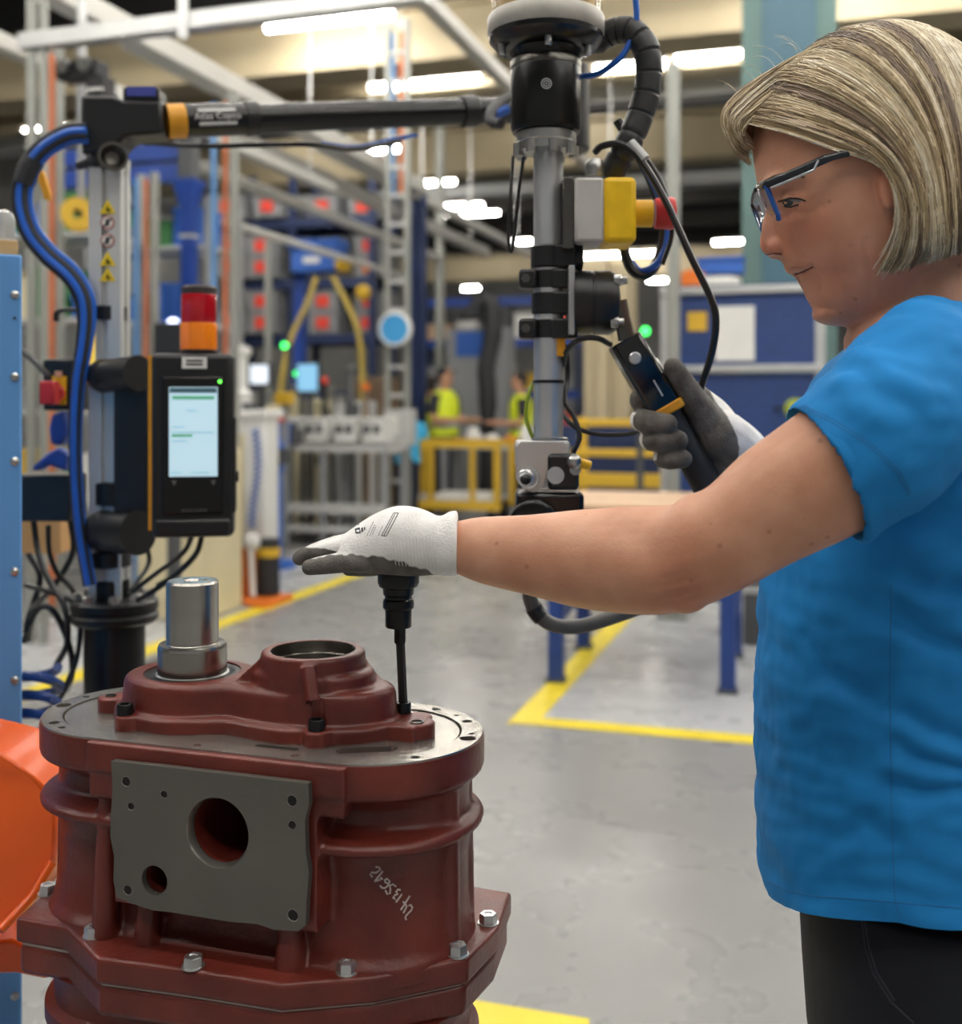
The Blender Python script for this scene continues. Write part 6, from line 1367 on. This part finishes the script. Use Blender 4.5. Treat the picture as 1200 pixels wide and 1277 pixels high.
# --- workers
hv = mat('hi_vis', '#d7e62a', .6, emit='#d7e62a', estr=.0); face_m = mat('far_skin', '#b98a6e', .6); hair_d = mat('dark_hair', '#2a211c', .7); jean = mat('work_trousers', '#232a3a', .8); dark_top = mat('dark_top', '#24262b', .8); cyan_top = mat('cyan_top', '#3aaede', .7)
def worker(px, d, hgt, yaw, top, vest, label, cap=False, arms=0.5, group='workers in the background'):
    b = base_at(px, d); t = thing('person', label, 'person', b, yaw, group); k = hgt/1.75
    M = RM(b, yaw) @ Matrix.Scale(k, 4)      # local +x is forward
    def R(c, rx, ry): return [Vector((c[0]+rx*math.cos(q), c[1]+ry*math.sin(q), c[2])) for q in [2*math.pi*i/18 for i in range(18)]]
    m = MB(M)
    m.rings([R((0, 0, .85), .12, .17), R((0, 0, 1.05), .11, .15), R((0, 0, 1.25), .12, .18), R((0, 0, 1.40), .10, .19), R((.0, 0, 1.46), .06, .10), R((.01, 0, 1.52), .05, .055), R((.02, 0, 1.56), .055, .055)])
    m.rings([R((.05, 0, 1.52), .035, .03), R((.035, 0, 1.55), .075, .06), R((.03, 0, 1.62), .095, .073), R((.025, 0, 1.69), .098, .076), R((.02, 0, 1.74), .075, .06), R((.02, 0, 1.76), .03, .03)])
    m.ball((.125, 0, 1.625), (.016, .013, .018)); m.ball((.02, .076, 1.63), (.02, .01, .03)); m.ball((.02, -.076, 1.63), (.02, .01, .03))
    for sg in (-1, 1):
        hnd = (.22+arms*.2, sg*.16, 1.02+arms*.1)
        m.tube([(0, sg*.19, 1.40), (.01, sg*.235, 1.22), (.02+arms*.04, sg*.245, 1.10), hnd], [.06, .052, .045, .033], 12)
        hv_ = Vector(hnd); m.ball(hv_, (.05, .035, .03))
        for f_ in range(4): m.tube([hv_+Vector((.03, sg*(-.02+.014*f_), 0)), hv_+Vector((.085, sg*(-.022+.015*f_), -.02))], .009, 6)
        m.tube([hv_+Vector((.0, -sg*.02, .01)), hv_+Vector((.05, -sg*.045, .01))], .010, 6)
        m.tube([(0, sg*.085, .86), (.01, sg*.09, .5), (0, sg*.09, .1), (.0, sg*.09, .06)], [.09, .065, .045, .045], 12)
    me = remesh(m, .016*k, 3); link_mesh('body', me, face_m, t)
    g = MB(M); g.rings([R((0, 0, .84), .145, .195), R((0, 0, 1.05), .135, .178), R((0, 0, 1.25), .142, .205), R((0, 0, 1.39), .125, .215), R((0, 0, 1.455), .08, .13), R((0, 0, 1.47), .06, .07)])
    for sg in (-1, 1): g.tube([(0, sg*.17, 1.41), (.005, sg*.225, 1.27), (.01, sg*.24, 1.18)], [.075, .07, .066], 12)
    link_mesh('shirt', remesh(g, .016*k, 3), top, t)
    if vest:
        g = MB(M); g.rings([R((0, 0, .92), .165, .21), R((0, 0, 1.05), .155, .195), R((0, 0, 1.25), .16, .218), R((0, 0, 1.38), .145, .20), R((0, 0, 1.46), .095, .14), R((0, 0, 1.475), .07, .09)]); v = g.build('vest', hv, t, smooth=60)
        for z in (1.02, ): g = MB(M); g.rings([R((0, 0, z), .164, .204), R((0, 0, z+.05), .164, .204)]); g.build('reflective_band', gcol['lgrey'], v)
    g = MB(M); g.rings([R((0, 0, .80), .15, .19), R((0, 0, .95), .14, .18)])
    for sg in (-1, 1): g.tube([(0, sg*.085, .86), (.01, sg*.09, .5), (0, sg*.09, .07)], [.105, .082, .07], 14)
    link_mesh('trousers', remesh(g, .016*k, 3), jean, t)
    g = MB(M); g.ball((.005, 0, 1.68), (.108, .088, .092)); g.box((-.03, 0, 1.62), (.09, .14, .12)); link_mesh('cap' if cap else 'hair', remesh(g, .014*k, 3), dark_top if cap else hair_d, t)
    if cap: g = MB(M); g.box((.13, 0, 1.70), (.09, .13, .012)); g.build('cap_peak', dark_top, t)
    for sg in (-1, 1): g = MB(M); g.rings([R((.04, sg*.09, 0), .14, .05), R((.04, sg*.09, .05), .13, .05), R((.0, sg*.09, .1), .06, .045)]); g.build('shoe', gcol['black'], t)
    return t
worker(554, 13.9, 1.76, math.radians(-38), dark_top, True, 'worker in yellow hi-vis vest and dark cap, in profile by the yellow trolley', cap=True, arms=.9)
worker(537, 14.6, 1.66, math.radians(80), dark_top, True, 'worker in yellow hi-vis vest half hidden behind the capped worker', arms=.3)
worker(650, 14.2, 1.70, math.radians(185), dark_top, True, 'dark-haired worker in hi-vis vest beside the steel tool tube', arms=.9)
worker(508, 12.4, 1.36, math.radians(95), cyan_top, False, 'stooping person in a light blue T-shirt by the ladder tower', arms=.5)
worker(474, 14.7, 1.62, math.radians(-90), gcol['brown'], False, 'person in brown clothes behind the engine line', arms=.4)
# --- yellow guard rails
t, M = bthing('guard_rail', 'yellow guard rail in front of the cream pillar', 'guard rail', 768, 10.6)
zz = lambda y: zt(y, 10.6)
for y, h_ in ((527, .07), (565, .07), (599, .13)): part(M, 'rail', gcol['yellow'], t, [((.05, 0, zz(y)), (.95, .06, h_))], bevel=.01)
for x in (-.32, .45): part(M, 'post', gcol['yellow'], t, [((x, .04, zz(520)/2), (.07, .07, zz(520)))])
b = base_at(768, 11.3); o = MB(RM(b)); o.box((0, 0, .55), (1.2, .25, 1.1)); o.box((0, -.14, .55), (1.0, .03, .9)); tag(o.build('safety_screen', navy, origin=RM(b)), 'dark blue screen standing behind the yellow guard rail', 'screen')
# --- blue pegboard cart
dC = 7.0
t, M = bthing('panel_cart', 'dark blue perforated panel cart with papers, left of the woman\'s shoulder', 'cart', 925, dC)
zz = lambda y: zt(y, dC)
part(M, 'upper_panel', mat('pegboard_blue', '#203a70', .5, var=.1, vscale=20), t, [((0, 0, (zz(362)+zz(455))/2), (.92, .04, zz(362)-zz(455)))]); part(M, 'lower_panel', mat('pegboard_blue', '#203a70', .5), t, [((0, 0, (zz(466)+.3)/2), (.92, .04, zz(466)-.3))])
for y in (362, 460): part(M, 'frame_bar', alu, t, [((0, -.03, zz(y)), (1.0, .07, .045))], bevel=.005)
for x in (-.47, .47): part(M, 'frame_post', alu, t, [((x, 0, (zz(355)+.15)/2), (.06, .06, zz(355)-.15))], bevel=.005)
pm = MB(M)
for i in range(17):
    for j in range(16):
        z = zz(385)-j*.055
        if not (abs(z-zz(460)) < .05): pm.cyl((-.40+i*.05, -.0215, z), (-.40+i*.05, -.018, z), .007, n=6)
o = pm.build('peg_holes', gcol['black'], t); o['kind'] = 'stuff'
part(M, 'paper_sheet', gcol['white'], t, [((-.04, -.026, zz(416)), (.24, .008, .34))]); part(M, 'yellow_note', gcol['yellow'], t, [((-.27, -.026, zz(400)), (.12, .008, .12))])
for x in (-.45, .45):
    for y in (-.2, .2): m = MB(M); m.cyl((x, y-.025, .08), (x, y+.025, .08), .08, n=16); m.box((x, y, .16), (.05, .07, .1)); m.build('castor', gcol['dgrey'], t)
part(M, 'base_frame', alu, t, [((0, -.2, .2), (1.0, .05, .06)), ((0, .2, .2), (1.0, .05, .06)), ((-.45, 0, .2), (.05, .45, .06)), ((.45, 0, .2), (.05, .45, .06))]); part(M, 'top_shelf', navy, t, [((0, .12, zz(357)), (.95, .3, .02))])
for x, w_, h_, cn, lab in ((-.16, .30, .05, 'white', 'white folded cloth on the blue panel cart'), (-.3, .14, .09, 'orange', 'orange case on top of the blue panel cart')):
    c = M @ Vector((x, .06, zz(357)+.01)); o = MB(RM(c)); o.box((0, 0, h_/2), (w_, .16, h_)); o.box((0, 0, h_+.006), (w_*.7, .12, .015)); tag(o.build('case', gcol[cn], origin=RM(c), bevel=.006), lab, 'case')
c = M @ Vector((-.13, .06, zz(357)+.082)); o = MB(RM(c)); o.box((0, 0, .045), (.28, .15, .09)); o.box((0, 0, .095), (.3, .17, .02)); tag(o.build('blue_crate', gcol['blue'], origin=RM(c), bevel=.006), 'bright blue crate on the white cloth of the panel cart', 'crate')
# --- workbench behind the arm
fr = FL(694, 850); fr2 = FL(908, 864); Lb = (fr2-fr).length
t = thing('workbench', 'workbench with dark blue steel legs and pale top behind the woman\'s arm', 'bench', (fr.x, fr.y, 0), math.atan2(fr2.y-fr.y, fr2.x-fr.x)); M = ROOT[t.name]
bl = mat('bench_blue', '#1c3a7c', .45, var=.1, vscale=6)
for x in (0, Lb):
    for y in (0, .75): part(M, 'leg', bl, t, [((x, y, .40), (.07, .07, .80))], bevel=.005); part(M, 'foot', gcol['dgrey'], t, [((x, y, .01), (.09, .09, .02))])
part(M, 'stretcher', bl, t, [((Lb/2, .75, .32), (Lb, .05, .07))])
for x in (0, Lb): part(M, 'side_stretcher', bl, t, [((x, .37, .32), (.05, .7, .07))])
part(M, 'top_frame', bl, t, [((Lb/2, 0, .78), (Lb, .05, .06)), ((Lb/2, .75, .78), (Lb, .05, .06))])
part(M, 'top', gcol['tan'], t, [((Lb/2, .37, .825), (Lb+.1, .85, .03))], bevel=.004)
for i in range(4):
    part(M, 'stacked_board', gcol['lgrey'], t, [((Lb+.28, 1.25, .30+.07*i), (.5, .4, .035))])
part(M, 'board_rack', gcol['dgrey'], t, [((Lb+.28, 1.25, .14), (.5, .4, .28))])
o = thing('green_ball', 'small yellow-green round reel behind the woman\'s sleeve', 'reel', P(990, 510, 6.5)); m = MB(); m.lathe([(.055, 0), (.06, .02), (.06, .05), (.055, .07), (0, .07)], P(990, 510, 6.5), (0, -1, 0), 24); m.build('disc', mat('reel_green', '#9aa83a', .5), o); m = MB(); m.cyl(P(990, 510, 6.5), P(990, 510, 6.52)+Vector((0, .5, 0)), .01); m.build('pin', gcol['black'], o)
# yellow reel and misc on the left
b = P(97, 268, 6.8); t = thing('cable_reel', 'yellow cable reel high up behind the blue hoses', 'reel', b, YAW); m = MB(); m.lathe([(.03, -.05), (.10, -.05), (.10, -.03), (.06, -.03), (.06, .03), (.10, .03), (.10, .05), (.03, .05)], b, (.3, -1, 0), 20, closed=True); m.build('drum', gcol['yellow'], t); m = MB(); m.bar(b+Vector((0, .06, 0)), b+Vector((0, .06, 1.4)), .04, .04); m.build('hanger', gcol['grey'], t)
b = P(103, 90, 6.3); t = thing('trolley_hoist', 'dark hoist trolley hanging from the overhead rail', 'hoist', b, YAW)
m = MB(RM(b)); m.box((0, 0, 0), (.26, .14, .1)); m.box((.12, 0, -.14), (.12, .12, .2)); m.build('hoist_body', gcol['black'], t, bevel=.01)
for x in (-.07, .07): m = MB(RM(b)); m.cyl((x, -.09, .02), (x, -.06, .02), .04, n=14); m.build('wheel', steel, t)
m = MB(RM(b)); m.box((.13, -.01, -.18), (.09, .13, .12)); m.build('white_cover', gcol['white'], t); m = MB(RM(b)); m.bar((0, 0, .05), (0, 0, .55), .03, .03); m.build('hanger', alu, t)
# luminaires added to brighten the far hall, mostly hidden behind the girders
for i, dd in enumerate((20.3, 26.5, 34)):
    for j in range(4):
        c = P(600, 505, 1)*0+A*dd+B*(-9+j*5.4-dd*.05)+Vector((0, 0, 7.35))
        luminaire(c, 1.8, 'added tube light, mostly hidden between the cream girders, brightening the far hall', 'added lights between the girders')

# tool columns and small machines standing in the engine line
for px, d, ytop, w_, cn, cap, lab in ((437, 11.2, 452, .07, 'dgrey', 'steel', 'dark tool column right of the small blue screen'), (424, 11.15, 492, .09, 'lgrey', 'steel', 'short pale spindle unit in the engine line'), (405, 11.2, 470, .05, 'black', 'red', 'thin black column with a red cap in the engine line'), (456, 11.15, 478, .06, 'brown', 'orange', 'brown tool column with orange cap in the engine line'), (341, 9.0, 515, .12, 'blue', 'red', 'blue pump with red top right of the terminal'), (299, 8.4, 432, .12, 'white', 'white', 'white upright panel right of the terminal')):
    t, M = bthing('tool_column', lab, 'machine', px, d); z1 = zt(ytop, d)
    m = MB(M); m.lathe([(w_*1.5, 0), (w_*1.5, .05), (w_*.6, .07), (w_*.6, z1*.6), (w_*.75, z1*.62), (w_*.75, z1*.8), (w_*.5, z1*.82), (w_*.5, z1-.06)], n=14); m.build('column', gcol[cn], t)
    m = MB(M); m.lathe([(w_*.7, z1-.07), (w_*.75, z1-.02), (w_*.4, z1), (0, z1)], n=14); m.build('cap', steel if cap == 'steel' else gcol[cap], t)
    m = MB(M); m.box((w_*.9, -w_*.3, z1*.72), (w_*.8, w_*.7, .12)); m.build('side_unit', gcol['dgrey'], t)
for i, (px, py, cn) in enumerate(((352, 545, 'red'), (360, 552, 'blue'), (368, 548, 'dgrey'))):
    b = P(px, py, 10.4); b.z = .935+.0; o = MB(RM(b)); o.box((0, 0, .07), (.1, .16, .14)); o.cyl((0, 0, .14), (0, 0, .2), .03, n=10); tag(o.build('hand_tool', gcol[cn], origin=RM(b), bevel=.008), '%s hand tool lying at the left end of the engine conveyor' % {'red': 'red', 'blue': 'blue', 'dgrey': 'dark grey'}[cn], 'tool')
